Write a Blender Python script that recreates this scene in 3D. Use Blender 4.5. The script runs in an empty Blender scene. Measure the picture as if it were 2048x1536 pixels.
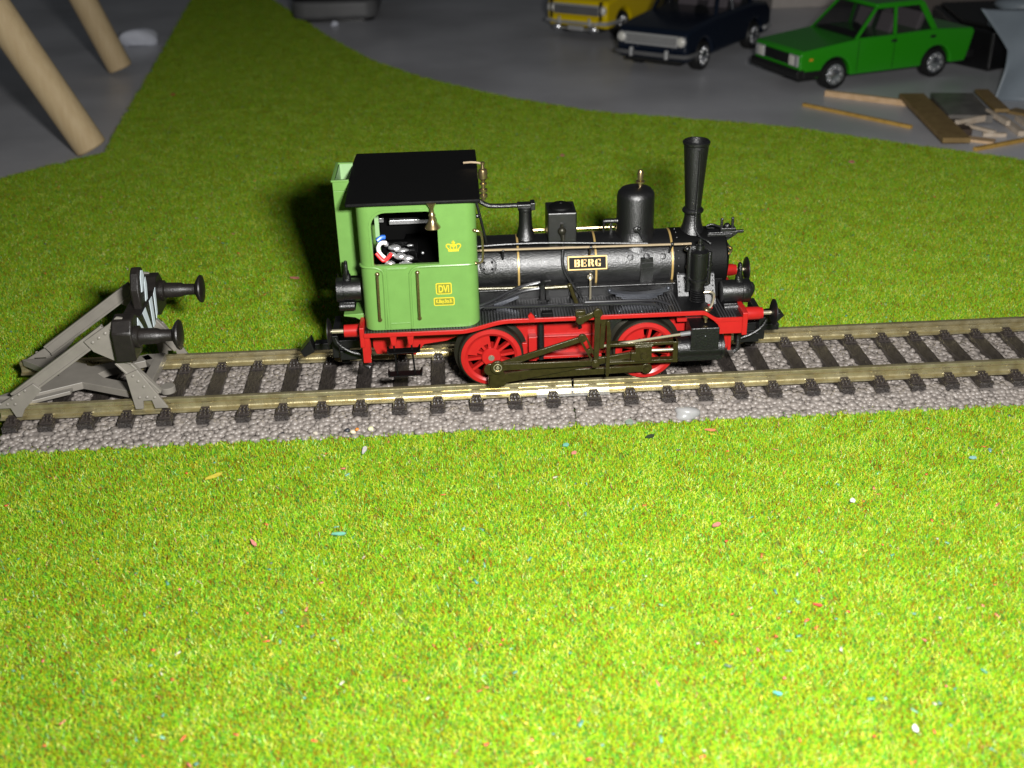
import bpy, bmesh, math, random
from mathutils import Vector, Matrix, Euler
import numpy as np

random.seed(7)
rng = np.random.default_rng(7)
S = 0.1                      # modelling is in millimetres, one scene unit is a centimetre
sc = bpy.context.scene
col = sc.collection

# ------------------------------------------------------------------ camera
YAW, PITCH, ROLL, FPX = 0.04389878, 0.48728043, -0.02512809, 2263.88
CAM = Vector((0.0, -187.717, 94.557))
_f = Vector((math.sin(YAW) * math.cos(PITCH), math.cos(YAW) * math.cos(PITCH), -math.sin(PITCH)))
_r = Vector((math.cos(YAW), -math.sin(YAW), 0))
_u = _r.cross(_f)
RGT = _r * math.cos(ROLL) + _u * math.sin(ROLL)
UPV = _u * math.cos(ROLL) - _r * math.sin(ROLL)
cd = bpy.data.cameras.new("camera")
cam = bpy.data.objects.new("camera", cd)
col.objects.link(cam)
M = Matrix.Identity(4)
for i in range(3):
    M[i][0], M[i][1], M[i][2], M[i][3] = RGT[i], UPV[i], -_f[i], CAM[i] * S
cam.matrix_world = M
cd.sensor_width = 36.0
cd.lens = 36.0 * FPX / 2048.0
cd.clip_start = 0.5
cd.clip_end = 2000
cd.dof.use_dof = True
cd.dof.focus_distance = 20.2
cd.dof.aperture_fstop = 0.36
sc.camera = cam

# ------------------------------------------------------------------ world and flash
w = bpy.data.worlds.new("World")
sc.world = w
w.use_nodes = True
bg = w.node_tree.nodes["Background"]
bg.inputs[0].default_value = (0.9, 0.95, 1.0, 1)
bg.inputs[1].default_value = 0.034
ld = bpy.data.lights.new("camera_flash", 'AREA')
ld.shape = 'RECTANGLE'
ld.size, ld.size_y = 1.7, 0.9
ld.energy = 7900
ld.color = (1.0, 0.985, 0.955)
fl = bpy.data.objects.new("camera_flash", ld)
col.objects.link(fl)
fpos = (CAM + RGT * 19.5 + UPV * 15 + _f * 25) * S
M2 = M.copy()
for i in range(3):
    M2[i][3] = fpos[i]
fl.matrix_world = M2
sc.view_settings.view_transform = 'Standard'
sc.view_settings.look = 'None'
sc.view_settings.exposure = 0.0
sc.view_settings.gamma = 1.0
sc.cycles.max_bounces = 6
sc.cycles.diffuse_bounces = 2
sc.cycles.glossy_bounces = 3

# ------------------------------------------------------------------ materials
def mat(name, base, rough=0.5, metal=0.0, spec=0.5, coat=0.0, var=0.0, vscale=8.0, bump=0.0, bscale=60.0,
        rvar=0.0, base2=None, stretch=None, attr=None, bdist=0.01):
    m = bpy.data.materials.new(name)
    m.use_nodes = True
    nt = m.node_tree
    b = nt.nodes["Principled BSDF"]
    b.inputs["Base Color"].default_value = (*base, 1)
    b.inputs["Roughness"].default_value = rough
    b.inputs["Metallic"].default_value = metal
    b.inputs["Specular IOR Level"].default_value = spec
    b.inputs["Coat Weight"].default_value = coat
    b.inputs["Coat Roughness"].default_value = 0.12
    tc = nt.nodes.new("ShaderNodeTexCoord")
    src = tc.outputs["Object"]
    if stretch:
        mp = nt.nodes.new("ShaderNodeMapping")
        mp.inputs["Scale"].default_value = stretch
        nt.links.new(src, mp.inputs[0]); src = mp.outputs[0]
    def noise(scale, det=4.0):
        n = nt.nodes.new("ShaderNodeTexNoise")
        n.inputs["Scale"].default_value = scale
        n.inputs["Detail"].default_value = det
        nt.links.new(src, n.inputs["Vector"])
        return n
    if attr:
        a = nt.nodes.new("ShaderNodeAttribute"); a.attribute_name = attr
        nt.links.new(a.outputs["Color"], b.inputs["Base Color"])
    elif var or base2:
        n = noise(vscale)
        r = nt.nodes.new("ShaderNodeMix"); r.data_type = 'RGBA'
        c2 = base2 if base2 else tuple(min(1, c * (1 + var)) for c in base)
        c1 = base if base2 else tuple(c * (1 - var) for c in base)
        r.inputs[6].default_value = (*c1, 1); r.inputs[7].default_value = (*c2, 1)
        mr = nt.nodes.new("ShaderNodeMapRange")
        mr.inputs[1].default_value, mr.inputs[2].default_value = 0.33, 0.67
        nt.links.new(n.outputs["Fac"], mr.inputs[0])
        nt.links.new(mr.outputs[0], r.inputs[0])
        nt.links.new(r.outputs[2], b.inputs["Base Color"])
    if rvar:
        n = noise(vscale * 1.7)
        mr = nt.nodes.new("ShaderNodeMapRange")
        mr.inputs[1].default_value, mr.inputs[2].default_value = 0.3, 0.7
        mr.inputs[3].default_value, mr.inputs[4].default_value = max(0.03, rough - rvar), min(1, rough + rvar)
        nt.links.new(n.outputs["Fac"], mr.inputs[0])
        nt.links.new(mr.outputs[0], b.inputs["Roughness"])
    if bump:
        n = noise(bscale, 3.0)
        bp = nt.nodes.new("ShaderNodeBump")
        bp.inputs["Strength"].default_value = bump
        bp.inputs["Distance"].default_value = bdist
        nt.links.new(n.outputs["Fac"], bp.inputs["Height"])
        nt.links.new(bp.outputs[0], b.inputs["Normal"])
    return m

MT = dict(
    green=mat("green_paint", (0.116, 0.24, 0.056), 0.33, spec=0.4, var=0.04, vscale=5, bump=0.12, bscale=90),
    green_in=mat("pale_green_paint", (0.22, 0.36, 0.17), 0.4, var=0.03),
    black=mat("black_enamel", (0.003, 0.003, 0.0033), 0.37, spec=0.75, bump=0.65, bscale=52, rvar=0.06, vscale=30),
    matt=mat("matt_black_paint", (0.0022, 0.0022, 0.0022), 0.55, spec=0.14, bump=0.5, bscale=60),
    red=mat("red_paint", (0.335, 0.011, 0.0095), 0.34, spec=0.4, var=0.05, vscale=6, bump=0.1, bscale=60),
    olive=mat("olive_blackened_metal", (0.034, 0.029, 0.0085), 0.27, metal=0.35, spec=0.5, var=0.2, vscale=12, bump=0.35, bscale=70),
    steel=mat("bright_steel", (0.80, 0.71, 0.52), 0.26, metal=0.85),
    tyre=mat("dark_tyre_steel", (0.03, 0.028, 0.02), 0.36, metal=0.6, bump=0.2, bscale=40),
    brass=mat("old_brass", (0.33, 0.25, 0.13), 0.27, metal=0.9, var=0.15, vscale=14),
    gold=mat("gold_print", (0.42, 0.285, 0.10), 0.35, metal=0.35, var=0.06),
    yellow=mat("yellow_print", (0.48, 0.40, 0.02), 0.5),
    ochre=mat("ochre_print_ground", (0.15, 0.17, 0.015), 0.5),
    silver=mat("solder_silver", (0.85, 0.85, 0.85), 0.22, metal=0.82, bump=0.4, bscale=30),
    white=mat("white_plastic", (0.78, 0.78, 0.76), 0.4, var=0.04),
    wire_red=mat("red_insulation", (0.7, 0.02, 0.02), 0.4), wire_blue=mat("blue_insulation", (0.02, 0.12, 0.5), 0.4),
    bright=mat('bright_brass_wire', (0.82, 0.64, 0.42), 0.24, metal=0.75),
    darksteel=mat('dark_polished_steel', (0.02, 0.02, 0.022), 0.14, metal=0.0, spec=1.0, coat=1.0),
    spring=mat('dark_spring_steel', (0.06, 0.064, 0.075), 0.3, metal=0.5),
    rib=mat('dark_grey_tread', (0.05, 0.05, 0.053), 0.28, metal=0.3),  # ribs greyer than the black footplate so their lines show
    void=mat('shade_black_interior', (0.0012, 0.0012, 0.0012), 0.6, spec=0.06),  # near-black colour stands in for the shade inside the cab
    sheet=mat('sheen_tinted_sheet', (0.03, 0.03, 0.032), 0.44, spec=0.8, bump=0.5, bscale=60),  # base lifted above the black enamel to carry the saddle plates' reflected sheen
    board=mat("dark_green_board", (0.005, 0.018, 0.012), 0.3),
    grey=mat("grey_plastic", (0.2, 0.184, 0.16), 0.42, spec=0.4, var=0.07, vscale=4, bump=0.12, bscale=70),
    beam=mat("brown_black_plastic", (0.012, 0.0098, 0.0085), 0.42, spec=0.5, var=0.2, vscale=9, bump=0.5, bscale=45),
    stripe=mat("white_stripe_paint", (0.62, 0.70, 0.74), 0.5, var=0.05, vscale=10),
    sleeper=mat("dark_brown_sleeper", (0.022, 0.018, 0.0165), 0.36, spec=0.6, base2=(0.06, 0.05, 0.045), vscale=7, bump=1.0, bscale=9, stretch=(7, 1.0, 4), bdist=0.05),
    chair=mat("brown_chair_plastic", (0.035, 0.028, 0.025), 0.38, spec=0.55, var=0.3, vscale=14, bump=0.6, bscale=40),
    rail=mat("nickel_silver_rail", (0.56, 0.50, 0.30), 0.3, metal=0.78, spec=0.5, base2=(0.40, 0.335, 0.17), vscale=5.0, rvar=0.06, bump=0.25, bscale=30),
    joiner=mat("bright_joiner", (0.85, 0.84, 0.8), 0.25, metal=0.8),
    ballast=mat("moulded_ballast", (0.215, 0.19, 0.172), 0.4, spec=0.45, var=0.16, vscale=9, bump=0.35, bscale=30),
    bed=mat("ballast_base", (0.15, 0.132, 0.12), 0.5, var=0.2, bump=0.6, bscale=18),
    backing=mat("mat_backing", (0.13, 0.18, 0.015), 0.8, var=0.3, vscale=3),
    flake=mat("dyed_flake", (1, 1, 1), 0.5, attr="tint"),
    table=mat("dark_grey_tabletop", (0.58, 0.58, 0.61), 0.36, spec=0.4, var=0.16, vscale=0.22, bump=0.25, bscale=14, rvar=0.06),
    wood=mat("pale_turned_wood", (0.60, 0.46, 0.27), 0.6, spec=0.25, base2=(0.54, 0.40, 0.225), vscale=2.8, bump=0.1, bscale=20, stretch=(3, 3, 0.4)),
    chip=mat('bleached_stripwood', (0.68, 0.58, 0.47), 0.6, base2=(0.55, 0.44, 0.33), vscale=4),
    slab=mat('worn_grey_brown_board', (0.2, 0.185, 0.17), 0.35, base2=(0.12, 0.11, 0.1), vscale=2),
    pine=mat("pale_stripwood", (0.72, 0.50, 0.30), 0.6, base2=(0.58, 0.38, 0.20), vscale=4),
    ochrewood=mat("ochre_stripwood", (0.55, 0.34, 0.08), 0.6, base2=(0.42, 0.25, 0.05), vscale=4),
    brownwood=mat("brown_plank_wood", (0.30, 0.20, 0.075), 0.6, base2=(0.22, 0.14, 0.05), vscale=3),
    darkwood=mat("dark_plank_wood", (0.075, 0.05, 0.03), 0.6, base2=(0.05, 0.03, 0.02), vscale=3),
    tissue=mat("white_tissue", (0.62, 0.64, 0.72), 0.8, var=0.06, vscale=3),
    bag=mat("blue_grey_plastic_bag", (0.20, 0.235, 0.27), 0.4, spec=0.5, var=0.08, vscale=0.8, bump=0.3, bscale=3),
    carton=mat("pale_carton", (0.42, 0.38, 0.35), 0.7, var=0.05),
    casing=mat("dark_casing", (0.006, 0.006, 0.0065), 0.36, var=0.2, vscale=1),
    casing_grey=mat("grey_casing", (0.12, 0.12, 0.122), 0.45, var=0.1, vscale=1),
    rubber=mat("black_rubber", (0.008, 0.008, 0.008), 0.5), chrome=mat("chrome_plating", (0.95, 0.96, 1.0), 0.27, metal=1.0, spec=1.0, bump=0.3, bscale=9),
    car_green=mat("green_car_paint", (0.022, 0.29, 0.007), 0.2, spec=0.6), car_navy=mat("navy_car_paint", (0.004, 0.0085, 0.02), 0.25, spec=0.5),
    car_yellow=mat("yellow_car_paint", (0.75, 0.55, 0.0), 0.3, spec=0.5), seat=mat("mauve_grey_seat", (0.42, 0.36, 0.40), 0.6),
    lens=mat("clear_lamp_lens", (0.7, 0.68, 0.62), 0.2, spec=0.8), amber=mat("amber_lens", (0.75, 0.3, 0.02), 0.35),
    grille=mat("black_grille", (0.006, 0.006, 0.006), 0.4), chromedull=mat("dull_chrome", (0.6, 0.6, 0.6), 0.35, metal=0.55, bump=0.4, bscale=12),
)
def clear(name, tint, alpha):
    m = bpy.data.materials.new(name); m.use_nodes = True
    b = m.node_tree.nodes["Principled BSDF"]
    b.inputs["Base Color"].default_value = (*tint, 1); b.inputs["Roughness"].default_value = 0.1
    b.inputs["Alpha"].default_value = alpha
    return m
MT['pane'] = clear("car_window_plastic", (0.01, 0.01, 0.011), 0.55)
def glue_mat():
    m = bpy.data.materials.new("milky_glue"); m.use_nodes = True
    b = m.node_tree.nodes["Principled BSDF"]
    b.inputs["Base Color"].default_value = (0.36, 0.36, 0.36, 1); b.inputs["Roughness"].default_value = 0.25
    b.inputs["Alpha"].default_value = 0.72
    return m
MT['glue'] = glue_mat()

# ------------------------------------------------------------------ mesh helpers (all input in mm)
def wloc(o):
    v = Vector((0, 0, 0))
    while o is not None:
        v += o.location; o = o.parent
    return v

class MB:
    def __init__(self):
        self.v = []; self.f = []
    def add(self, vs, fs):
        n = len(self.v)
        self.v += [tuple(x) for x in vs]
        self.f += [tuple(i + n for i in f) for f in fs]
        return self
    def box(self, x0, x1, y0, y1, z0, z1):
        vs = [(x, y, z) for z in (z0, z1) for y in (y0, y1) for x in (x0, x1)]
        return self.add(vs, [(0, 2, 3, 1), (4, 5, 7, 6), (0, 1, 5, 4), (2, 6, 7, 3), (0, 4, 6, 2), (1, 3, 7, 5)])
    def obox(self, a, b, wv, hv):
        """bar from a to b with half-width vector wv and half-height vector hv"""
        a, b, wv, hv = map(Vector, (a, b, wv, hv))
        vs = [p + s * wv + t * hv for p in (a, b) for s, t in ((-1, -1), (1, -1), (1, 1), (-1, 1))]
        return self.add(vs, [(3, 2, 1, 0), (4, 5, 6, 7), (0, 1, 5, 4), (1, 2, 6, 5), (2, 3, 7, 6), (3, 0, 4, 7)])
    def prism(self, poly, axis, a0, a1):
        n = len(poly)
        def P(p, a):
            return {'x': (a, p[0], p[1]), 'y': (p[0], a, p[1]), 'z': (p[0], p[1], a)}[axis]
        vs = [P(p, a0) for p in poly] + [P(p, a1) for p in poly]
        area = sum(poly[i][0] * poly[(i + 1) % n][1] - poly[(i + 1) % n][0] * poly[i][1] for i in range(n))
        flip = (area > 0) == (axis != 'y')
        fs = [tuple(range(n)), tuple(range(2 * n - 1, n - 1, -1))] + [(i, i + n, (i + 1) % n + n, (i + 1) % n) for i in range(n)]
        if flip:
            fs = [tuple(reversed(f)) for f in fs]
        return self.add(vs, fs)
    def plate_hole(self, outer, inner, axis, a0, a1):
        n = len(outer)
        def P(p, a):
            return {'x': (a, p[0], p[1]), 'y': (p[0], a, p[1]), 'z': (p[0], p[1], a)}[axis]
        vs = [P(p, a) for a in (a0, a1) for l in (outer, inner) for p in l]
        fs = []
        for i in range(n):
            j = (i + 1) % n
            fs += [(i, j, n + j, n + i), (2 * n + i, 3 * n + i, 3 * n + j, 2 * n + j), (i, 2 * n + i, 2 * n + j, j), (n + i, n + j, 3 * n + j, 3 * n + i)]
        return self.add(vs, fs)
    def cyl(self, p0, p1, r0, r1=None, n=16):
        return self.lathe2(p0, p1, [(r0, 0.0), (r0 if r1 is None else r1, 1.0)], n)
    def lathe2(self, p0, p1, prof, n=20):
        p0, p1 = Vector(p0), Vector(p1); d = p1 - p0
        z = d.normalized(); x = z.orthogonal().normalized(); y = z.cross(x)
        vs = []
        for r, t in prof:
            for k in range(n):
                a = 2 * math.pi * k / n
                vs.append(p0 + d * t + (x * math.cos(a) + y * math.sin(a)) * r)
        fs = []
        m = len(prof)
        for i in range(m - 1):
            for k in range(n):
                l = (k + 1) % n
                fs.append((i * n + k, i * n + l, (i + 1) * n + l, (i + 1) * n + k))
        fs.append(tuple(reversed(range(n)))); fs.append(tuple(range((m - 1) * n, m * n)))
        return self.add(vs, fs)
    def lathe(self, o, prof, axis=(0, 0, 1), n=24):
        """prof = (radius, height in mm along axis from o)"""
        o = Vector(o); a = Vector(axis)
        return self.lathe2(o, o + a, prof, n)
    def tube(self, pts, r, n=8, smooth=0):
        pts = [Vector(p) for p in pts]
        for _ in range(smooth):
            q = [pts[0]]
            for a, b in zip(pts, pts[1:]):
                q += [a.lerp(b, .25), a.lerp(b, .75)]
            q.append(pts[-1]); pts = q
        vs, fs = [], []
        t = (pts[1] - pts[0]).normalized(); x = t.orthogonal().normalized()
        for i, p in enumerate(pts):
            if i == 0: t = (pts[1] - p).normalized()
            elif i == len(pts) - 1: t = (p - pts[i - 1]).normalized()
            else: t = ((pts[i + 1] - p).normalized() + (p - pts[i - 1]).normalized()).normalized()
            x = (x - t * x.dot(t)).normalized(); y = t.cross(x)
            for k in range(n):
                a = 2 * math.pi * k / n
                vs.append(p + (x * math.cos(a) + y * math.sin(a)) * r)
        for i in range(len(pts) - 1):
            for k in range(n):
                l = (k + 1) % n
                fs.append((i * n + k, i * n + l, (i + 1) * n + l, (i + 1) * n + k))
        fs.append(tuple(reversed(range(n)))); fs.append(tuple(range((len(pts) - 1) * n, len(pts) * n)))
        return self.add(vs, fs)
    def sph(self, c, r, n=10, m=7):
        rx, ry, rz = (r, r, r) if not hasattr(r, '__len__') else r
        vs = [(c[0], c[1], c[2] - rz)]
        for i in range(1, m):
            t = -math.pi / 2 + math.pi * i / m
            for k in range(n):
                a = 2 * math.pi * k / n
                vs.append((c[0] + rx * math.cos(t) * math.cos(a), c[1] + ry * math.cos(t) * math.sin(a), c[2] + rz * math.sin(t)))
        vs.append((c[0], c[1], c[2] + rz))
        fs = [(0, 1 + (k + 1) % n, 1 + k) for k in range(n)]
        for i in range(m - 2):
            for k in range(n):
                l = (k + 1) % n
                fs.append((1 + i * n + k, 1 + i * n + l, 1 + (i + 1) * n + l, 1 + (i + 1) * n + k))
        b = 1 + (m - 2) * n
        fs += [(b + k, b + (k + 1) % n, len(vs) - 1) for k in range(n)]
        return self.add(vs, fs)
    def arc_strip(self, c, r0, r1, a0, a1, y0, y1, n=20):
        """ring sector in the XZ plane, thick in Y"""
        pts = [(c[0] + r1 * math.cos(a0 + (a1 - a0) * i / n), c[1] + r1 * math.sin(a0 + (a1 - a0) * i / n)) for i in range(n + 1)]
        pts += [(c[0] + r0 * math.cos(a1 + (a0 - a1) * i / n), c[1] + r0 * math.sin(a1 + (a0 - a1) * i / n)) for i in range(n + 1)]
        return self.prism(pts, 'y', y0, y1)
    def path_wall(self, pts, th, z0, z1, closed=False):
        """upright wall along a plan polyline, th inwards (to the left of travel)"""
        P = [Vector((p[0], p[1], 0)) for p in pts]; n = len(P); ins = []
        for i in range(n):
            a = P[(i - 1) % n] if (closed or i) else None
            b = P[(i + 1) % n] if (closed or i < n - 1) else None
            d = Vector((0, 0, 0))
            if a is not None: d += (P[i] - a).normalized()
            if b is not None: d += (b - P[i]).normalized()
            d.normalize()
            ins.append(P[i] + Vector((-d.y, d.x, 0)) * th)
        vs = []
        for z in (z0, z1):
            vs += [(p.x, p.y, z) for p in P] + [(p.x, p.y, z) for p in ins]
        fs = []
        for i in range(n if closed else n - 1):
            j = (i + 1) % n
            fs += [(i, j, 2 * n + j, 2 * n + i), (n + j, n + i, 3 * n + i, 3 * n + j), (2 * n + i, 2 * n + j, 3 * n + j, 3 * n + i), (j, i, n + i, n + j)]
        if not closed:
            fs += [(0, 2 * n, 3 * n, n), (n - 1, 2 * n - 1, 4 * n - 1, 3 * n - 1)]
        return self.add(vs, fs)
    def xform(self, m):
        self.v = [tuple(m @ Vector(v)) for v in self.v]
        return self
    def mesh(self, name, m, off=Vector((0, 0, 0)), smooth=35):
        me = bpy.data.meshes.new(name)
        me.from_pydata([(v[0] * S - off.x, v[1] * S - off.y, v[2] * S - off.z) for v in self.v], [], self.f)
        bmh = bmesh.new(); bmh.from_mesh(me); bmesh.ops.recalc_face_normals(bmh, faces=bmh.faces[:]); bmh.to_mesh(me); bmh.free()
        for mm in (m if isinstance(m, (list, tuple)) else [m]):
            me.materials.append(mm)
        if smooth:
            me.polygons.foreach_set("use_smooth", [True] * len(me.polygons))
            me.set_sharp_from_angle(angle=math.radians(smooth))
        me.update()
        return me
    def build(self, name, m, parent=None, smooth=35, bevel=0, local=False, seg=2):
        off = Vector((0, 0, 0)) if (parent is None or local) else wloc(parent)
        o = bpy.data.objects.new(name, self.mesh(name, m, off, smooth))
        col.objects.link(o)
        o.parent = parent
        if bevel:
            md = o.modifiers.new("bevel", 'BEVEL'); md.width = bevel * S; md.segments = seg
            md.limit_method = 'ANGLE'; md.angle_limit = math.radians(35)
        return o

def tag(o, label, cat, group=None, kind=None):
    o['label'] = label; o['category'] = cat
    if group: o['group'] = group
    if kind: o['kind'] = kind
    return o

def thing(name, loc, label, cat, group=None, rz=0.0):
    o = bpy.data.objects.new(name, None)
    col.objects.link(o)
    o.empty_display_size = 0.2
    o.location = Vector(loc) * S
    o.rotation_euler = (0, 0, rz)
    return tag(o, label, cat, group)

def stuff(o):
    o['kind'] = 'stuff'; return o
def structure(o):
    o['kind'] = 'structure'; return o

def joinmesh(name, V, F, m, parent=None, smooth=True, colors=None, kind=None):
    """big numpy mesh; V in mm, F equal-length faces"""
    me = bpy.data.meshes.new(name)
    off = np.array(wloc(parent)) if parent is not None else np.zeros(3)
    V = np.asarray(V, float) * S - off
    F = np.asarray(F, np.int32); k = F.shape[1]
    me.vertices.add(len(V)); me.vertices.foreach_set("co", V.astype(np.float32).ravel())
    me.loops.add(F.size); me.loops.foreach_set("vertex_index", F.ravel())
    me.polygons.add(len(F)); me.polygons.foreach_set("loop_start", np.arange(0, F.size, k, dtype=np.int32))
    me.update(calc_edges=True); me.validate()
    if smooth: me.polygons.foreach_set("use_smooth", np.ones(len(F), bool))
    me.materials.append(m)
    if colors is not None:
        a = me.attributes.new("tint", 'FLOAT_COLOR', 'POINT')
        a.data.foreach_set("color", np.asarray(colors, np.float32).ravel())
    o = bpy.data.objects.new(name, me); col.objects.link(o); o.parent = parent
    if kind: o['kind'] = kind
    return o

ZG = -5.0            # tips of the grass
ZT = -6.9            # tabletop
# ================================================================== table and grass mat
t = MB().box(-700, 900, -420, 1300, ZT - 18, ZT).build("tabletop", MT['table'])
structure(t)
spk = []
V, F, Cc = [], [], []
for _ in range(150):                                   # dust specks on the tabletop
    x, y = random.uniform(-220, 230), random.uniform(175, 480)
    s = random.uniform(0.12, 0.42); n = len(V)
    V += [(x - s, y - s * .6, ZT + .02), (x + s, y - s * .7, ZT + .02), (x + s * .6, y + s, ZT + .02), (x, y, ZT + s)]
    F += [(n, n + 1, n + 3), (n + 1, n + 2, n + 3), (n + 2, n, n + 3)]
    c = random.choice([(.5, .5, .5), (.45, .4, .4), (.3, .33, .3)]); Cc += [(*c, 1)] * 4
o = joinmesh("dust_specks", V, F, MT['flake'], colors=Cc, smooth=False, kind='stuff')
o['label'] = 'pale specks of dust and lint on the dark grey tabletop'; o['category'] = 'dust'

outline = [(-240, -330), (240, -330), (360, -330), (330, 20), (250, 62), (205, 94), (164.2, 124.9), (135.3, 146), (110.2, 166.7), (95, 175), (80.8, 181.3), (66, 188.5), (49.4, 196.3),
           (33, 209), (16.4, 223.9), (2, 240), (-11.2, 256.1), (-23, 274), (-34.5, 293.4), (-48, 324), (-61.3, 358.9), (-79, 407), (-95.3, 451.9), (-112, 500), (-143, 500),
           (-139.6, 460.5), (-130.6, 371.1), (-125, 315), (-121.3, 277.5), (-115, 210.9), (-112, 184), (-110.2, 168.8), (-113, 166), (-117.2, 163.1), (-126.6, 153.9), (-135.2, 144.1), (-150, 120), (-215, 0)]
gm = MB().prism(outline, 'z', ZT + .05, ZG - .85).build("grass_mat", MT['backing'], smooth=0)
tag(gm, 'bright green flocked grass mat with curving edge laid on the grey tabletop', 'grass mat')
structure(gm)

def grass_material():
    m = bpy.data.materials.new("grass_fibre"); m.use_nodes = True
    nt = m.node_tree; N = nt.nodes; L = nt.links
    b = N["Principled BSDF"]
    b.inputs["Roughness"].default_value = 0.38
    b.inputs["Specular IOR Level"].default_value = 0.38
    a = N.new("ShaderNodeAttribute"); a.attribute_name = "tone"
    g = N.new("ShaderNodeNewGeometry")
    n1 = N.new("ShaderNodeTexNoise"); n1.inputs["Scale"].default_value = 1.6; n1.inputs["Detail"].default_value = 3
    L.new(g.outputs["Position"], n1.inputs["Vector"])
    mr = N.new("ShaderNodeMapRange"); mr.inputs[1].default_value = .3; mr.inputs[2].default_value = .7
    mr.inputs[3].default_value = -.09; mr.inputs[4].default_value = .09
    L.new(n1.outputs["Fac"], mr.inputs[0])
    ad = N.new("ShaderNodeMath"); ad.operation = 'ADD'; ad.use_clamp = True
    L.new(a.outputs["Fac"], ad.inputs[0]); L.new(mr.outputs[0], ad.inputs[1])
    cr = N.new("ShaderNodeValToRGB"); e = cr.color_ramp.elements
    stops = [(0.0, (0.32, 0.07, 0.01)), (0.06, (0.36, 0.17, 0.012)), (0.12, (0.46, 0.46, 0.014)), (0.34, (0.43, 0.63, 0.017)), (0.60, (0.25, 0.60, 0.017)),
             (0.77, (0.12, 0.42, 0.025)), (0.88, (0.03, 0.26, 0.05)), (0.95, (0.62, 0.62, 0.02)), (1.0, (0.68, 0.72, 0.14))]
    while len(e) < len(stops): e.new(0.5)
    for k, (p_, c_) in enumerate(stops):
        e[k].position = p_; e[k].color = (*c_, 1)
    L.new(ad.outputs[0], cr.inputs[0]); L.new(cr.outputs[0], b.inputs["Base Color"])
    tr = N.new("ShaderNodeBsdfTranslucent"); L.new(cr.outputs[0], tr.inputs["Color"])
    mx = N.new("ShaderNodeMixShader"); mx.inputs[0].default_value = .25
    L.new(b.outputs[0], mx.inputs[1]); L.new(tr.outputs[0], mx.inputs[2])
    L.new(mx.outputs[0], N["Material Output"].inputs[0])
    return m

def grass_nodes(mfib):
    g = bpy.data.node_groups.new("grass_growth", 'GeometryNodeTree')
    g.interface.new_socket("Geometry", in_out='INPUT', socket_type='NodeSocketGeometry')
    g.interface.new_socket("Geometry", in_out='OUTPUT', socket_type='NodeSocketGeometry')
    N, L = g.nodes, g.links
    gi, go = N.new("NodeGroupInput"), N.new("NodeGroupOutput")
    def rv(dtype, lo, hi, seed):
        n = N.new("FunctionNodeRandomValue"); n.data_type = dtype
        k = {'FLOAT': (2, 3), 'FLOAT_VECTOR': (0, 1), 'INT': (4, 5)}[dtype]
        n.inputs[k[0]].default_value = lo; n.inputs[k[1]].default_value = hi
        n.inputs["Seed"].default_value = seed
        return n.outputs[{'FLOAT': 1, 'FLOAT_VECTOR': 0, 'INT': 2}[dtype]]
    jn = N.new("GeometryNodeJoinGeometry")
    for s in range(5):
        pts = N.new("GeometryNodePoints"); pts.inputs["Count"].default_value = 86
        L.new(rv('FLOAT_VECTOR', (-.12, -.12, 0), (.12, .12, .014), 11 + s), pts.inputs["Position"])
        cone = N.new("GeometryNodeMeshCone"); cone.fill_type = 'NONE'
        cone.inputs["Vertices"].default_value = 3
        cone.inputs["Radius Top"].default_value = .0031; cone.inputs["Radius Bottom"].default_value = .0059
        cone.inputs["Depth"].default_value = .09
        ip = N.new("GeometryNodeInstanceOnPoints")
        L.new(pts.outputs[0], ip.inputs["Points"]); L.new(cone.outputs["Mesh"], ip.inputs["Instance"])
        L.new(rv('FLOAT_VECTOR', (-.95, -.95, -3.1), (.95, .95, 3.1), 31 + s), ip.inputs["Rotation"])
        L.new(rv('FLOAT', .7, 1.2, 51 + s), ip.inputs["Scale"])
        st = N.new("GeometryNodeStoreNamedAttribute"); st.data_type = 'FLOAT'; st.domain = 'INSTANCE'
        st.inputs["Name"].default_value = "tone"
        L.new(ip.outputs[0], st.inputs["Geometry"]); L.new(rv('FLOAT', 0.0, 1.0, 71 + s), st.inputs["Value"])
        re = N.new("GeometryNodeRealizeInstances"); L.new(st.outputs[0], re.inputs[0])
        sm = N.new("GeometryNodeSetMaterial"); sm.inputs["Material"].default_value = mfib
        L.new(re.outputs[0], sm.inputs["Geometry"])
        gt = N.new("GeometryNodeGeometryToInstance"); L.new(sm.outputs[0], gt.inputs[0])
        L.new(gt.outputs[0], jn.inputs[0])
    ds = N.new("GeometryNodeDistributePointsOnFaces"); ds.distribute_method = 'POISSON'
    ds.inputs["Distance Min"].default_value = .11; ds.inputs["Density Max"].default_value = 140
    L.new(gi.outputs[0], ds.inputs["Mesh"])
    ip = N.new("GeometryNodeInstanceOnPoints"); ip.inputs["Pick Instance"].default_value = True
    L.new(ds.outputs["Points"], ip.inputs["Points"]); L.new(jn.outputs[0], ip.inputs["Instance"])
    L.new(rv('INT', 0, 4, 91), ip.inputs["Instance Index"])
    L.new(rv('FLOAT_VECTOR', (-.04, -.04, -3.15), (.04, .04, 3.15), 92), ip.inputs["Rotation"])
    L.new(ip.outputs[0], go.inputs[0])
    return g

# the sheet the fibres stand on: the mat outline where it can be seen, a hair above the backing
gpoly = [p for p in outline]
gb = MB()
gpoly2 = [(x, max(y, -135)) for x, y in gpoly]
gpoly2 = [(min(max(x, -200), 200), y) for x, y in gpoly2]
seen = []
for q in gpoly2:
    if not seen or (Vector(seen[-1]) - Vector(q)).length > .01: seen.append(q)
gb.add([(x, y, ZG - .83) for x, y in seen], [tuple(range(len(seen)))])
gr = gb.build("grass_fibres", MT['backing'], gm, smooth=0)
stuff(gr)
gr.modifiers.new("growth", 'NODES').node_group = grass_nodes(grass_material())

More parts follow.
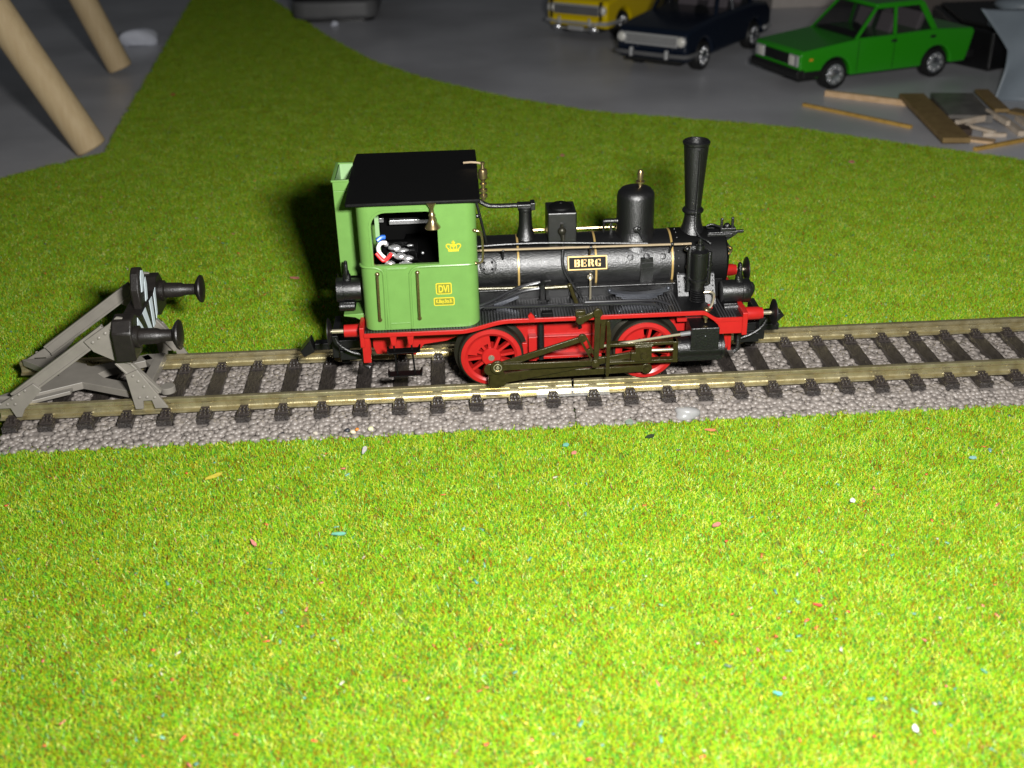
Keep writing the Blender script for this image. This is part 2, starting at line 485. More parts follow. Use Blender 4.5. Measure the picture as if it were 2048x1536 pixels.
def inside(x, y, poly):
    c = False
    for i in range(len(poly)):
        (x1, y1), (x2, y2) = poly[i - 1], poly[i]
        if (y1 > y) != (y2 > y) and x < (x2 - x1) * (y - y1) / (y2 - y1) + x1: c = not c
    return c

# small dyed flecks scattered through the fibres
V, F, Cc = [], [], []
pal = [(.62, .10, .05), (.62, .10, .05), (.55, .16, .12), (.08, .26, .19), (.09, .22, .17), (.16, .34, .22), (.42, .42, .3), (.5, .42, .05), (.35, .12, .03), (.10, .14, .10)]
k = 0
while k < 2100:
    y = -110 + 560 * random.random() ** 1.7
    x = random.uniform(-140, 150)
    if abs(y) < 18 or not inside(x, y, outline): continue
    k += 1
    a = random.uniform(0, 6.28); l = random.uniform(.16, .5) * (1.5 if random.random() < .06 else 1); wd = random.uniform(.13, .26)
    z = ZG - .25 + random.uniform(-.3, .18); n = len(V); tl = random.uniform(-.15, .15)
    ca, sa = math.cos(a), math.sin(a)
    for i, j, h in ((-1, -1, 0), (1, -.6, 0), (1, .7, 0), (-1, 1, 0), (-.9, -.8, .14), (.9, -.5, .14), (.95, .6, .14), (-.85, .9, .14)):
        V.append((x + i * l * ca - j * wd * sa, y + i * l * sa + j * wd * ca, z + h + i * tl))
    F += [(n + a_, n + b_, n + c_, n + d_) for a_, b_, c_, d_ in ((3, 2, 1, 0), (4, 5, 6, 7), (0, 1, 5, 4), (1, 2, 6, 5), (2, 3, 7, 6), (3, 0, 4, 7))]
    c = random.choice(pal); Cc += [(*c, 1)] * 8
o = joinmesh("coloured_flecks", V, F, MT['flake'], parent=gm, smooth=False, colors=Cc, kind='stuff')

# ================================================================== track sections
ico = bmesh.new(); bmesh.ops.create_icosphere(ico, subdivisions=1, radius=1.0)
IV0 = np.array([v.co[:] for v in ico.verts]); IF = np.array([[v.index for v in f.verts] for f in ico.faces]); ico.free()
_h = [(1.1, -2.5), (1.12, -2.34), (1.02, -2.24), (.42, -2.02), (.3, -1.8), (.28, -1.1), (.34, -.95), (.48, -.84), (.52, -.72), (.52, -.22), (.5, -.12), (.44, -.05), (.34, -.01), (.2, 0)]
TEMPL = []
for _ in range(48):                                     # stone shapes: a ball cut by random planes
    nn = rng.standard_normal((10, 3)); nn /= np.linalg.norm(nn, axis=1)[:, None]
    dd = rng.uniform(.62, .95, 10); dots = np.maximum(IV0 @ nn.T, 1e-3)
    TEMPL.append(IV0 * np.minimum(1.0, (dd / dots).min(axis=1))[:, None])
RAILP = _h + [(-a_, b_) for a_, b_ in reversed(_h)]
BEDP = [(-16.0, -6.0), (16.0, -6.0), (15.8, -5.2), (12.6, -3.7), (-12.6, -3.7), (-15.8, -5.2)]
def sleeper_mesh():
    m = MB().prism([(-1.3, -4.6), (1.3, -4.6), (1.26, -2.62), (-1.26, -2.62)], 'y', -12.35, 12.35)
    return m.mesh("sleeper", MT['sleeper'], smooth=0)
def chair_mesh():
    m = MB()
    m.box(-1.0, 1.0, -2.4, 2.4, -2.63, -2.52)
    for s in (-1, 1):
        m.box(-1.12, 1.12, s * .9 - (.0 if s > 0 else 1.9), s * .9 + (1.9 if s > 0 else 0), -2.63, -2.3)
        for q in (-.62, .0, .62):
            m.sph((q, s * 1.5, -2.15), (.3, .5, .5), 6, 4)
            m.sph((q * 1.2 + .1, s * 2.3, -2.3), (.27, .4, .36), 6, 4)
        m.box(-.75, .75, s * .72 - .25, s * .72 + .25, -2.35, -1.75)
        for q in (-.5, .5):
            m.cyl((q, s * 1.95, -2.3), (q, s * 1.95, -1.95), .2, .15, 6)
    return m.mesh("rail_chair", MT['chair'], smooth=30)
SLM, CHM = sleeper_mesh(), chair_mesh()

def track(x0, x1, xs, ra, rb, label, railends):
    root = thing("track_section", ((x0 + x1) / 2, 0, ZG - 1), label, 'model railway track', 'track sections')
    L = wloc(root)
    bed = MB().prism(BEDP, 'x', x0, x1).build("ballast_bed", MT['bed'], root, smooth=0)
    # moulded stones
    Vs, Fs = [], []; n = 0
    def stone(x, y, z, r):
        nonlocal n
        q = TEMPL[rng.integers(48)] * np.array([r * rng.uniform(.9, 1.45), r * rng.uniform(.9, 1.45), r * rng.uniform(.5, .8)])
        a = rng.uniform(0, 6.28); ca, sa = math.cos(a), math.sin(a)
        q = q @ np.array([[ca, sa, 0], [-sa, ca, 0], [0, 0, 1]]) + np.array([x, y, z])
        Vs.append(q); Fs.append(IF + n); n += len(q)
    xs_ = sorted(xs)
    def hit(x, y):
        return abs(y) < 12.75 and any(abs(x - s) < 1.42 for s in xs_)
    step = .8
    for i in range(int((x1 - x0) / step) + 1):
        for j in range(-22, 23):
            x = x0 + .35 + i * step + rng.uniform(-.3, .3); y = j * .74 + rng.uniform(-.3, .3)
            if x > x1 - .25 or x < x0 + .2 or abs(y) > 16.3: continue
            if abs(y) > 12.3 and y > 0 and rng.random() < .3: continue
            z = -3.72 if abs(y) < 12.4 else -3.72 - (abs(y) - 12.4) * .4
            r = rng.uniform(.55, .9)
            if hit(x, y): continue
            if 7.2 < abs(y) < 10.5: z -= .1
            stone(x, y, z + rng.uniform(-.1, .22), r)
    for s in xs_:                                       # stones lapping against the sleeper ends
        for e in (-1, 1):
            for q in range(4):
                stone(s + (q - 1.5) * .75 + rng.uniform(-.2, .2), e * 12.75, -4.75 + rng.uniform(-.1, .15), rng.uniform(.45, .6))
    joinmesh("ballast_stones", np.concatenate(Vs), np.concatenate(Fs), MT['ballast'], parent=root, kind='stuff')
    for s in xs_:
        so = bpy.data.objects.new("sleeper", SLM); col.objects.link(so); so.parent = root
        so.location = Vector((s * S, 0, 0)) - L
        for y in (-8.75, 8.75):
            co = bpy.data.objects.new("rail_chair", CHM); col.objects.link(co); co.parent = so
            co.location = (0, y * S, 0)
    for y, (a, b) in zip((-8.75, 8.75), railends):
        MB().prism([(y + p_, z) for p_, z in RAILP], 'x', a, b).build("rail", MT['rail'], root, smooth=20)
    return root
tl = track(-81.5, 18.55, [15.1 - 6.86 * k for k in range(14)] + [-80.3], 0, 0, 'longer track section under the buffer stop and cab, wide spaced dark sleepers in grey ballast', [(-82.5, 18.5), (-84.5, 18.5)])
tr = track(18.85, 150, [22.4, 29.0, 35.7, 42.4, 48.8, 54.9, 61.8, 68.1, 74.4, 81.0, 87.2, 93.4, 99.5, 105.8, 112, 118.3, 124.6, 131, 137.2, 143.4], 0, 0,
           'track section under the chimney end running out of the right of the picture', [(18.95, 150), (18.95, 150)])
for y in (-8.75, 8.75):
    sgn = -1 if y < 0 else 1
    _j = [(1.15, -2.52), (1.4, -2.5), (1.45, -2.3), (1.2, -2.16), (.55, -1.94), (.42, -1.7), (.34, -1.68), (.38, -1.98)]
    j = MB().prism([(y + a_, b_) for a_, b_ in _j], 'x', 12.2, 25.3).prism([(y - a_, b_) for a_, b_ in _j], 'x', 12.2, 25.3).box(12.2, 25.3, y - 1.4, y + 1.4, -2.62, -2.5)
    j.build("rail_joiner", MT['joiner'], tl, smooth=0)
# ================================================================== buffer stop
bs = thing("buffer_stop", (-66, 0, -1), 'grey riveted buffer stop with black beam, white stripes and two buffers on the track end', 'buffer stop')
def rivets(mb, pts, y, r, sgn=-1, n=8):
    for x, z in pts:
        mb.lathe((x, y, z), [(r, 0), (r * .93, r * .3), (r * .55, r * .62), (.01, r * .7)], (0, sgn, 0), n)
    return mb
for sd in (-1, 1):
    yo = sd * 9.35
    A = lambda d: yo + sd * d            # d mm further outwards
    # long rear stay: web, flanges, foot plate with rivets
    st = MB()
    a, b = Vector((-79.0, 0, 1.8)), Vector((-61.2, 0, 13.95))
    d = (b - a).normalized(); nrm = Vector((-d.z, 0, d.x))
    st.obox(a + Vector((0, A(0), 0)), b + Vector((0, A(0), 0)), (0, .3, 0), nrm * 1.0)
    for o_ in (-.95, .95):
        st.obox(a + nrm * o_ + Vector((0, A(0), 0)), b + nrm * o_ + Vector((0, A(0), 0)), (0, .5, 0), nrm * .22)
    stay = st.build("rear_stay", MT['grey'], bs, bevel=.08)
    ft = MB().prism([(-83.8, -.2), (-75.2, 4.7), (-74.0, 3.4), (-77.6, -.2), (-78.4, -1.7), (-79.4, -1.7), (-80.0, .1), (-82.2, .1), (-82.6, -1.7), (-83.8, -1.7)], 'y', min(A(.4), A(.9)), max(A(.4), A(.9)))
    fp = ft.build("foot_plate", MT['grey'], stay, smooth=20, bevel=.08)
    stuff(rivets(MB(), [(-81.6, 1.0), (-80.3, .95), (-79.0, .9), (-79.3, 2.0), (-78.0, 2.75), (-76.8, 3.45)], A(.9), .3, sd).build('rivet', MT['grey'], stay))
    gp = MB().prism([(-65.0, 12.3), (-60.2, 15.4), (-58.8, 16.6), (-57.8, 16.4), (-57.8, 7.6), (-60.6, 8.5), (-63.7, 10.3)], 'y', min(A(.4), A(.9)), max(A(.4), A(.9)))
    gus = gp.build("gusset_plate", MT['grey'], bs, smooth=20, bevel=.08)
    stuff(rivets(MB(), [(-63.5, 12.1), (-62.3, 12.9), (-61.1, 13.7), (-60.0, 14.5), (-60.3, 12.1), (-59.3, 11.0)], A(.9), .33, sd).build('rivet', MT['grey'], gus))
    fl_ = MB()
    a, b = Vector((-59.9, A(0), 8.3)), Vector((-54.6, A(0), 1.2))
    d = (b - a).normalized(); nrm = Vector((-d.z, 0, d.x))
    fl_.obox(a, b, (0, .4, 0), nrm * 1.1); fl_.obox(a + nrm * -.9, b + nrm * -.9, (0, .5, 0), nrm * .2); fl_.obox(a + nrm * .95, b + nrm * .95, (0, .5, 0), nrm * .2)
    leg = fl_.build("front_strut", MT['grey'], bs, bevel=.08)
    MB().prism([(-59.2, 5.6), (-57.0, 6.5), (-52.9, -1.2), (-55.2, -1.2), (-55.5, .4), (-57.0, .4), (-57.2, -1.2), (-58.6, -1.2)], 'y', min(A(.4), A(.9)), max(A(.4), A(.9))).build("foot_plate", MT['grey'], leg, smooth=20, bevel=.08)
    stuff(rivets(MB(), [(-57.9, 5.4), (-57.2, 4.3), (-56.4, 3.2), (-57.5, 1.1), (-56.2, 1.1), (-54.9, 1.0)], A(.9), .3, sd).build('rivet', MT['grey'], leg))
    # buffer
    bz = 12.75; by = sd * 10.0
    bf = MB().lathe((-56.2, by, bz), [(1.9, 0), (1.9, .7), (1.45, .9), (1.35, 3.6), (1.2, 4.0), (1.05, 4.3), (1.05, 6.3)], (1, 0, 0), 24).build("buffer", MT['beam'], bs)
    MB().lathe((-49.95, by, bz), [(.9, 0), (1.5, .2), (2.4, .75), (2.62, 1.05), (2.55, 1.3), (1.6, 1.55), (.01, 1.65)], (1, 0, 0), 28).build("buffer_head", MT['beam'], bf)
bp_ = [(-12.2, 9.0), (-12.2, 14.3), (-10.6, 16.2), (-8.2, 16.4), (-5.6, 14.6), (5.6, 14.6), (8.2, 16.4), (10.6, 16.2), (12.2, 14.3), (12.2, 9.0), (7.6, 8.8), (5.6, 10.4), (2.6, 9.1), (-2.6, 9.1), (-5.6, 10.4), (-7.6, 8.8)]
bm_ = MB().prism(bp_, 'x', -59.6, -56.2).build("buffer_beam", MT['beam'], bs, smooth=20, bevel=.28)
MB().prism([(-2.4, 14.0), (-2.5, 18.0), (-1.0, 20.6), (.4, 21.3), (1.8, 20.8), (3.0, 18.6), (2.6, 14.0)], 'x', -58.1, -56.5).build("signal_board", MT['beam'], bs, smooth=20, bevel=.3)
for (q) in ([(-1.2, 17.2), (-.2, 17.0), (1.9, 19.2), (1.6, 20.2), (.6, 20.6), (-.4, 19.6)], [(.2, 14.9), (1.6, 14.8), (2.6, 17.2), (2.5, 18.6), (1.5, 18.0)]):
    MB().prism(q, 'x', -56.5, -56.42).build("white_stripe", MT['stripe'], bs, smooth=0)
for q in ([(-7.9, 13.6), (-7.2, 15.0), (-5.6, 13.0), (-3.2, 9.5), (-4.9, 10.2)], [(-3.9, 14.4), (-1.7, 14.5), (.1, 9.4), (-1.3, 9.4)], [(1.3, 14.5), (3.2, 14.5), (2.5, 9.4), (1.1, 9.4)], [(4.7, 14.5), (6.2, 15.0), (5.0, 10.6), (3.8, 9.9)]):
    MB().prism(q, 'x', -56.2, -56.12).build("white_stripe", MT['stripe'], bs, smooth=0)
# base frame lying between the rails
bpz = (-.35, 1.05)
MB().prism([(-83.5, -7.4), (-78.2, -7.6), (-69.4, -3.2), (-60.2, -7.4), (-57.6, -7.4), (-58.2, -5.4), (-66.0, -1.6), (-67.4, 0), (-66.0, 1.6), (-58.2, 5.4), (-57.6, 7.4), (-60.2, 7.4), (-69.4, 3.2), (-78.2, 7.6), (-83.5, 7.4), (-75.0, .8), (-74.4, 0), (-75.0, -.8)], 'z', *bpz).build("base_cross", MT['grey'], bs, smooth=0, bevel=.1)
MB().obox((-57.6, -7.3, .4), (-57.6, 7.3, .4), (.9, 0, 0), (0, 0, .75)).obox((-57.6, 2.5, .45), (-60.5, 6.8, .45), (.6, .4, 0), (0, 0, .6)).build("cross_bar", MT['grey'], bs, smooth=0, bevel=.1)
MB().lathe((-54.6, -2.6, -1.9), [(1.35, 0), (1.35, 1.05), (1.25, 1.15)], (0, 0, 1), 20).box(-57.4, -54.8, -3.2, -2.0, -1.9, -1.0).build("locating_lug", MT['grey'], bs)
MB().prism([(-83.6, -8.7), (-77.4, -8.7), (-71.0, -5.4), (-71.0, 5.4), (-77.4, 8.7), (-83.6, 8.7), (-83.2, 7.6), (-76.0, 4.4), (-76.0, -4.4), (-83.2, -7.6)], 'z', -.2, .5).build("base_plate", MT['grey'], bs, smooth=0, bevel=.1)

# ================================================================== locomotive
lo = thing("steam_locomotive", (16, 0, 0), 'black tank locomotive with light green cab, red frames and tall chimney on the track', 'locomotive')
# --- cab
R_ = 2.0; X0, X1, YW = -16.9, 2.55, 13.0
def corner(cx, cy, a0, a1, n=7):
    return [(cx + R_ * math.cos(a0 + (a1 - a0) * i / n), cy + R_ * math.sin(a0 + (a1 - a0) * i / n)) for i in range(n + 1)]
pi = math.pi
ringp = corner(X1 - R_, -YW + R_, -pi / 2, 0) + corner(X1 - R_, YW - R_, 0, pi / 2) + corner(X0 + R_, YW - R_, pi / 2, pi) + corner(X0 + R_, -YW + R_, pi, 1.5 * pi)
cab = MB().path_wall(ringp, .55, 13.35, 24.6, closed=True)
front = ringp[:16]; rear = ringp[16:]
cab.path_wall(front, .55, 24.6, 35.75).path_wall(rear, .55, 24.6, 35.75)
def rrect(x0, x1, z0, z1, r, n=6):
    pts = []
    for cx, cz, a, rr in ((x1 - r[0], z0 + r[0], -pi / 2, r[0]), (x1 - r[1], z1 - r[1], 0, r[1]), (x0 + r[2], z1 - r[2], pi / 2, r[2]), (x0 + r[3], z0 + r[3], pi, r[3])):
        pts += [(cx + rr * math.cos(a + pi / 2 * i / n), cz + rr * math.sin(a + pi / 2 * i / n)) for i in range(n + 1)]
    return pts
inn = rrect(-14.55, -3.8, 25.0, 34.1, (.05, 1.8, 2.4, .3))
out = rrect(X0 + R_, X1 - R_, 24.6, 35.75, (.01, .01, .01, .01))
for y0, y1 in ((-YW, -YW + .55), (YW - .55, YW)):
    cab.plate_hole(out, inn, 'y', y0, y1)
cabo = cab.build("cab", MT['green'], lo, smooth=30)
wf = MB(); inn2 = rrect(-14.95, -3.75, 24.95, 34.5, (.05, 1.9, 2.7, .3))
wf.plate_hole(inn2, inn, 'y', -YW - .14, -YW + .02)
wf.build("window_frame", MT['green'], cabo, smooth=30)
# waist beading with the door cut
bd = MB()
yb = -YW - .03
for pts in ([(2.5, -11.4), (2.35, -12.2), (1.8, -12.8), (.6, -YW)],):
    bd.tube([(x, y, 24.55) for x, y in pts] + [(-6.9, yb, 24.55), (-8.1, yb, 24.35), (-8.75, yb, 23.6), (-8.85, yb, 22.5), (-8.95, yb, 13.5)], .24, 8, 1)
bd.tube([(X0 + .03, -11.2, 24.75), (X0 + .2, -12.2, 24.75), (X0 + .8, -12.85, 24.75), (-15.0, yb, 24.75), (-14.2, yb, 24.65), (-13.3, yb, 24.2), (-13.05, yb, 23.2), (-13.3, yb, 13.6)], .24, 8, 1)
bd.build("beading", MT['green'], cabo)
dr = MB().box(-13.0, -9.0, -YW - .09, -YW + .1, 13.5, 24.6).build("cab_door", MT['green'], cabo, smooth=0, bevel=.05)
MB().box(-12.55, -9.25, -YW - .2, -YW - .05, 24.15, 24.5).box(-12.55, -9.25, -YW - .2, -YW - .05, 14.4, 14.65).box(-12.65, -12.45, -YW - .17, -YW - .05, 13.6, 24.2).build("door_strap", MT['green'], cabo, smooth=0, bevel=.06)
for xa, xb in ((-14.1, -14.25), (-7.5, -7.6)):
    h = MB().tube([(xa, -YW, 23.6), (xa, -YW - .55, 23.6), (xa - .0, -YW - .8, 23.3), (xb, -YW - .8, 15.8), (xb, -YW - .6, 15.45), (xb, -YW, 15.4)], .22, 8, 1)
    h.sph((xa, -YW - .35, 23.65), .38).sph((xb, -YW - .35, 15.4), .36)
    h.build("handrail", MT['brass'], cabo)
MB().tube([(1.9, -12.4, 30.3), (2.6, -12.7, 30.3), (3.4, -12.5, 29.9), (3.5, -12.5, 25.0), (2.8, -12.6, 24.6), (1.9, -12.4, 24.5)], .2, 8, 1).sph((2.2, -12.5, 30.3), .33).sph((2.2, -12.5, 24.55), .33).build("front_handrail", MT['brass'], cabo)
# roof
def arc_roof(w_, z0, crown, n=16):
    return [(-w_ + 2 * w_ * i / n, z0 + crown * (1 - ((-w_ + 2 * w_ * i / n) / w_) ** 2)) for i in range(n + 1)]
rp = arc_roof(14.1, 36.1, .9); rp2 = [(y, z - .6) for y, z in reversed(rp)]
MB().prism(rp + rp2, 'x', -18.3, 3.25).build("cab_roof", MT['matt'], lo, smooth=30, bevel=.18)
# crew space: backhead, motor casing, wires
ci = MB().box(-16.2, 1.9, -12.3, 12.3, 13.4, 14.2).box(-10, 1.8, -8.5, 9.5, 14.2, 23.2).box(-14.6, -4, 6.5, 12.2, 14.2, 26.5).box(-15.9, 1.8, 11.9, 12.4, 14.2, 35.6).box(1.4, 1.95, -12.3, 12.3, 14.2, 35.6)
ci.build("backhead", MT['void'], lo, smooth=0, bevel=.2)
MB().box(-12.6, -4.2, 3.2, 4.4, 26.2, 27.0).box(-15.0, -13.6, 4.0, 4.8, 26.4, 27.2).build("cab_shelf", MT['silver'], lo, smooth=0, bevel=.1)
MB().box(-14.2, -7.6, -6.6, 2.5, 23.2, 23.7).box(-13.6, -9.4, -4.0, -2.0, 23.7, 24.9).build("circuit_board", MT['void'], lo, smooth=0)
sv = MB()
for c, r in (((-11.4, -6.2, 25.0), (1.0, .7, .38)), ((-10.2, -6.6, 24.6), (1.1, .5, .3)), ((-11.9, -7.6, 24.3), (.7, .5, .35)), ((-10.4, -7.9, 24.0), (1.0, .6, .45)), ((-9.2, -8.3, 23.8), (.9, .5, .4)), ((-12.2, -8.9, 23.2), (.8, .5, .4)),
             ((-9.6, -9.2, 23.1), (1.1, .55, .4)), ((-8.7, -7.0, 25.6), (.5, .2, .15)), ((-9.8, -10.0, 22.0), (.6, .3, .3)), ((-6.6, -8.2, 24.6), (.22, .2, .2)), ((-12.8, -6.0, 25.6), (.4, .35, .4)), ((-12.6, -10.3, 21.4), (1.0, .3, .25))):
    sv.sph((c[0], c[1], c[2] + .5), (r[0] * 1.15, r[1] * 1.15, r[2] * 1.25), 9, 6)
stuff(sv.build("solder_joint", MT['silver'], lo))
MB().tube([(-12.9, -8, 24.3), (-13.7, -8.4, 25.2), (-14.1, -8.6, 26.4), (-13.5, -8.6, 27.4), (-12.6, -8.3, 27.2)], .34, 9, 2).build("white_wire", MT['white'], lo)
MB().tube([(-14.3, -9.5, 25.9), (-13.7, -9.7, 25.1), (-13.1, -9.8, 24.5), (-12.4, -9.7, 25.0), (-11.7, -9.4, 25.7)], .34, 9, 1).build("red_wire", MT['wire_red'], lo)
MB().tube([(-14.1, -8.0, 27.5), (-13.4, -7.7, 28.0), (-12.8, -7.5, 27.9)], .4, 8, 1).build("blue_wire", MT['wire_blue'], lo)
MB().box(-14.6, -13.9, -4, -3.2, 24, 33).build("cab_pillar", MT['green_in'], lo, smooth=0)
# bell hung at the cab side
MB().lathe((-4.55, -14.0, 31.55), [(1.25, 0), (1.3, .12), (1.05, .55), (.72, 1.05), (.55, 1.6), (.5, 2.05), (.62, 2.15), (.5, 2.35), (.36, 2.7), (.34, 3.3), (.55, 3.75), (.78, 4.1), (.8, 4.25), (.01, 4.28)], (0, 0, 1), 20).cyl((-4.55, -14, 34.3), (-4.55, -12.9, 34.3), .25, n=8).build("bell", MT['brass'], lo)
# lettering
def text_mesh(body, size, x, z, y, width=None):
    cu = bpy.data.curves.new("lettering", 'FONT'); cu.body = body; cu.size = size * S; cu.extrude = .02 * S; cu.offset = .03 * S * size
    cu.align_x = 'CENTER'
    tmp = bpy.data.objects.new("lettering_tmp", cu); col.objects.link(tmp)
    dg = bpy.context.evaluated_depsgraph_get(); dg.update()
    me = bpy.data.meshes.new_from_object(tmp.evaluated_get(dg))
    xs = [v.co.x for v in me.vertices]; k = 1.0
    if width: k = width * S / (max(xs) - min(xs))
    mb = MB(); mb.v = [(v.co.x * k / S + x, y - v.co.z / S, v.co.y / S + z) for v in me.vertices]; mb.f = [tuple(p.vertices) for p in me.polygons]
    bpy.data.objects.remove(tmp); bpy.data.meshes.remove(me); bpy.data.curves.remove(cu)
    return mb
def plate(x0, x1, z0, z1, r, y, name, body, size, width, zt, mt_in, mt_out, b=.18):
    MB().prism(rrect(x0, x1, z0, z1, (r,) * 4), 'y', y - .05, y).build(name, mt_out, cabo, smooth=0)
    MB().prism(rrect(x0 + b, x1 - b, z0 + b, z1 - b, (r * .6,) * 4), 'y', y - .08, y - .04).build(name + "_ground", mt_in, cabo, smooth=0)
    text_mesh(body, size, (x0 + x1) / 2, zt, y - .09, width).build(name + "_lettering", MT['yellow'], cabo, smooth=0)
plate(-4.65, -1.97, 19.45, 21.5, .3, -YW, "class_plate", "DVI", 1.75, 1.75, 19.87, MT['ochre'], MT['yellow'])
plate(-5.1, -1.6, 17.4, 18.9, .3, -YW, "owner_plate", "K.Bay.Sts.B.", .85, 2.75, 17.95, MT['ochre'], MT['yellow'])
cw = MB()
cx, cz = -1.37, 27.0
cw.prism([(cx - .85, cz), (cx + .85, cz), (cx + .9, cz + .42), (cx - .9, cz + .42)], 'y', -YW - .06, -YW)
for s in (-1, 1):
    cw.tube([(cx + s * .8, -YW - .02, cz + .4), (cx + s * 1.25, -YW - .02, cz + .95), (cx + s * 1.0, -YW - .02, cz + 1.3), (cx + s * .5, -YW - .02, cz + 1.2), (cx + s * .12, -YW - .02, cz + .85)], .13, 6, 1)
    cw.tube([(cx + s * .45, -YW - .02, cz + .4), (cx + s * .55, -YW - .02, cz + .9), (cx + s * .12, -YW - .02, cz + 1.3)], .12, 6, 1)
cw.tube([(cx, -YW - .02, cz + .4), (cx, -YW - .02, cz + 1.9)], .16, 6)
cw.sph((cx, -YW - .02, cz + 1.55), (.3, .08, .22), 8, 5)
cw.build("crown_emblem", MT['yellow'], cabo)
# --- coal bunker behind the cab
xb0, xb1 = -20.95, -16.95
bk = MB().path_wall([(xb1, 5), (xb0, 5), (xb0, -5), (xb1, -5)], .45, 20.2, 35.4).path_wall([(-18.2, 5), (xb0, 5), (xb0, -5), (-18.2, -5)], .45, 35.4, 37.2)
bk.box(xb0 + .4, xb1, -4.6, 4.6, 20.2, 24)
MB().path_wall([(xb1, 4.52), (xb0 + .48, 4.52), (xb0 + .48, -4.52), (xb1, -4.52)], .06, 24, 35.4).path_wall([(-18.22, 4.52), (xb0 + .48, 4.52), (xb0 + .48, -4.52), (-18.22, -4.52)], .06, 35.4, 37.15).build('bunker_lining', MT['green_in'], lo, smooth=0)
bko = bk.build("coal_bunker", MT['green_in'] if False else MT['green'], lo, smooth=0, bevel=.1)
MB().path_wall([(-18.2, 5.2), (xb0 - .2, 5.2), (xb0 - .2, -5.2), (-18.2, -5.2)], .62, 36.95, 37.3).build("bunker_rim", MT['green'], bko, smooth=0, bevel=.08)
MB().prism([(-20.7, 14.9), (-17.0, 15.0), (-17.0, 13.5), (-17.6, 13.6), (-18.8, 14.3), (-20.7, 14.6)], 'y', -9.5, 9.5).build("bunker_skirt", MT['green'], lo, smooth=20, bevel=.08)
# --- boiler
bz, br = 19.0, 5.35
MB().lathe((2.0, 0, bz), [(br, 0), (br, 35.2)], (1, 0, 0), 64).build("boiler", MT['black'], lo)
for x in (9.7, 23.2, 36.6):
    MB().lathe((x - .19, 0, bz), [(br + .02, 0), (br + .09, .06), (br + .09, .32), (br + .02, .38)], (1, 0, 0), 64).build("boiler_band", MT['gold'], lo)
sb = MB().lathe((36.9, 0, bz), [(br + .1, 0), (br + .12, 9.2), (br - .1, 9.5), (4.6, 9.55), (4.4, 9.75), (3.4, 10.05), (.01, 10.25)], (1, 0, 0), 56)
sbo = sb.build("smokebox", MT['matt'], lo)
rv_ = MB()
for i in range(14):
    a = pi * .5 + pi * (i / 13)
    rv_.sph((37.6, (br + .12) * math.cos(a), bz + (br + .12) * math.sin(a)), .17, 6, 4)
stuff(rv_.build("rivet", MT['black'], sbo))
for x0_, x1_ in ((37.3, 39.2), (42.0, 43.9)):
    sp = MB().obox(((x0_ + x1_) / 2, -5.6, 18.2), ((x0_ + x1_) / 2 + .1, -8.0, 13.4), ((x1_ - x0_) / 2, 0, 0), (0, -.18, -.1)).build("saddle_plate", MT['sheet'], lo, smooth=0, bevel=.06)
    q = MB()
    for i in range(6):
        t_ = .08 + i * .165
        q.sph((x0_ + .3 + .1 * t_ if x0_ < 40 else x1_ - .35, -5.6 - 2.4 * t_ - .2, 18.2 - 4.8 * t_ + .05), .17, 6, 4)
    stuff(q.build("rivet", MT['black'], sp))
MB().box(36.9, 45.5, -5.4, 5.4, 13.5, 17).build("saddle", MT['matt'], lo, smooth=0, bevel=.1)
# frame box under the boiler
MB().box(2.6, 37.0, -5.75, 5.75, 12.6, 16.75).build("well_tank", MT['black'], lo, smooth=0, bevel=.2)
MB().box(2.6, 37.0, -6.6, 6.6, 16.7, 17.0).build("running_board", MT['black'], lo, smooth=0, bevel=.08)
# plate with washout plug, hatch, clips
MB().lathe((4.4, -5.05, 21.0), [(1.45, 0), (1.5, .25), (1.3, .35)], (0, -.93, .37), 24).build("washout_plate", MT['black'], lo)
w4 = MB()
for dx, dz in ((-.7, .6), (.7, .6), (-.7, -.6), (.7, -.6)):
    w4.sph((4.4 + dx, -5.33 + dz * .35, 21.1 + dz * .9), .24, 7, 5)
stuff(w4.build("plug", MT['matt'], lo))
hc = MB()
for a0 in range(6):
    a = math.radians(205 - a0 * 9); 
    hc.box(30.9, 33.1, (br + .15) * math.cos(a) - .35, (br + .15) * math.cos(a) + .2, bz + (br) * math.sin(a) - .5, bz + br * math.sin(a) + .5)
hc.lathe((32.0, -5.1, 21.6), [(.55, 0), (.5, .5), (.01, .6)], (0, -.9, .43), 10)
hc.build("hand_hole_cover", MT['black'], lo, smooth=0)
for x in (29.2, 34.9):
    MB().lathe((x, -4.95, 21.4), [(.55, 0), (.5, .15), (.3, .2)], (0, -.93, .42), 12).build("boiler_plug", MT['black'], lo)
for x in (7.7, 8.7):
    MB().lathe((x, -5.0, 21.0), [(.2, 0), (.15, .3)], (0, -.93, .37), 8).build("boiler_plug", MT['black'], lo)
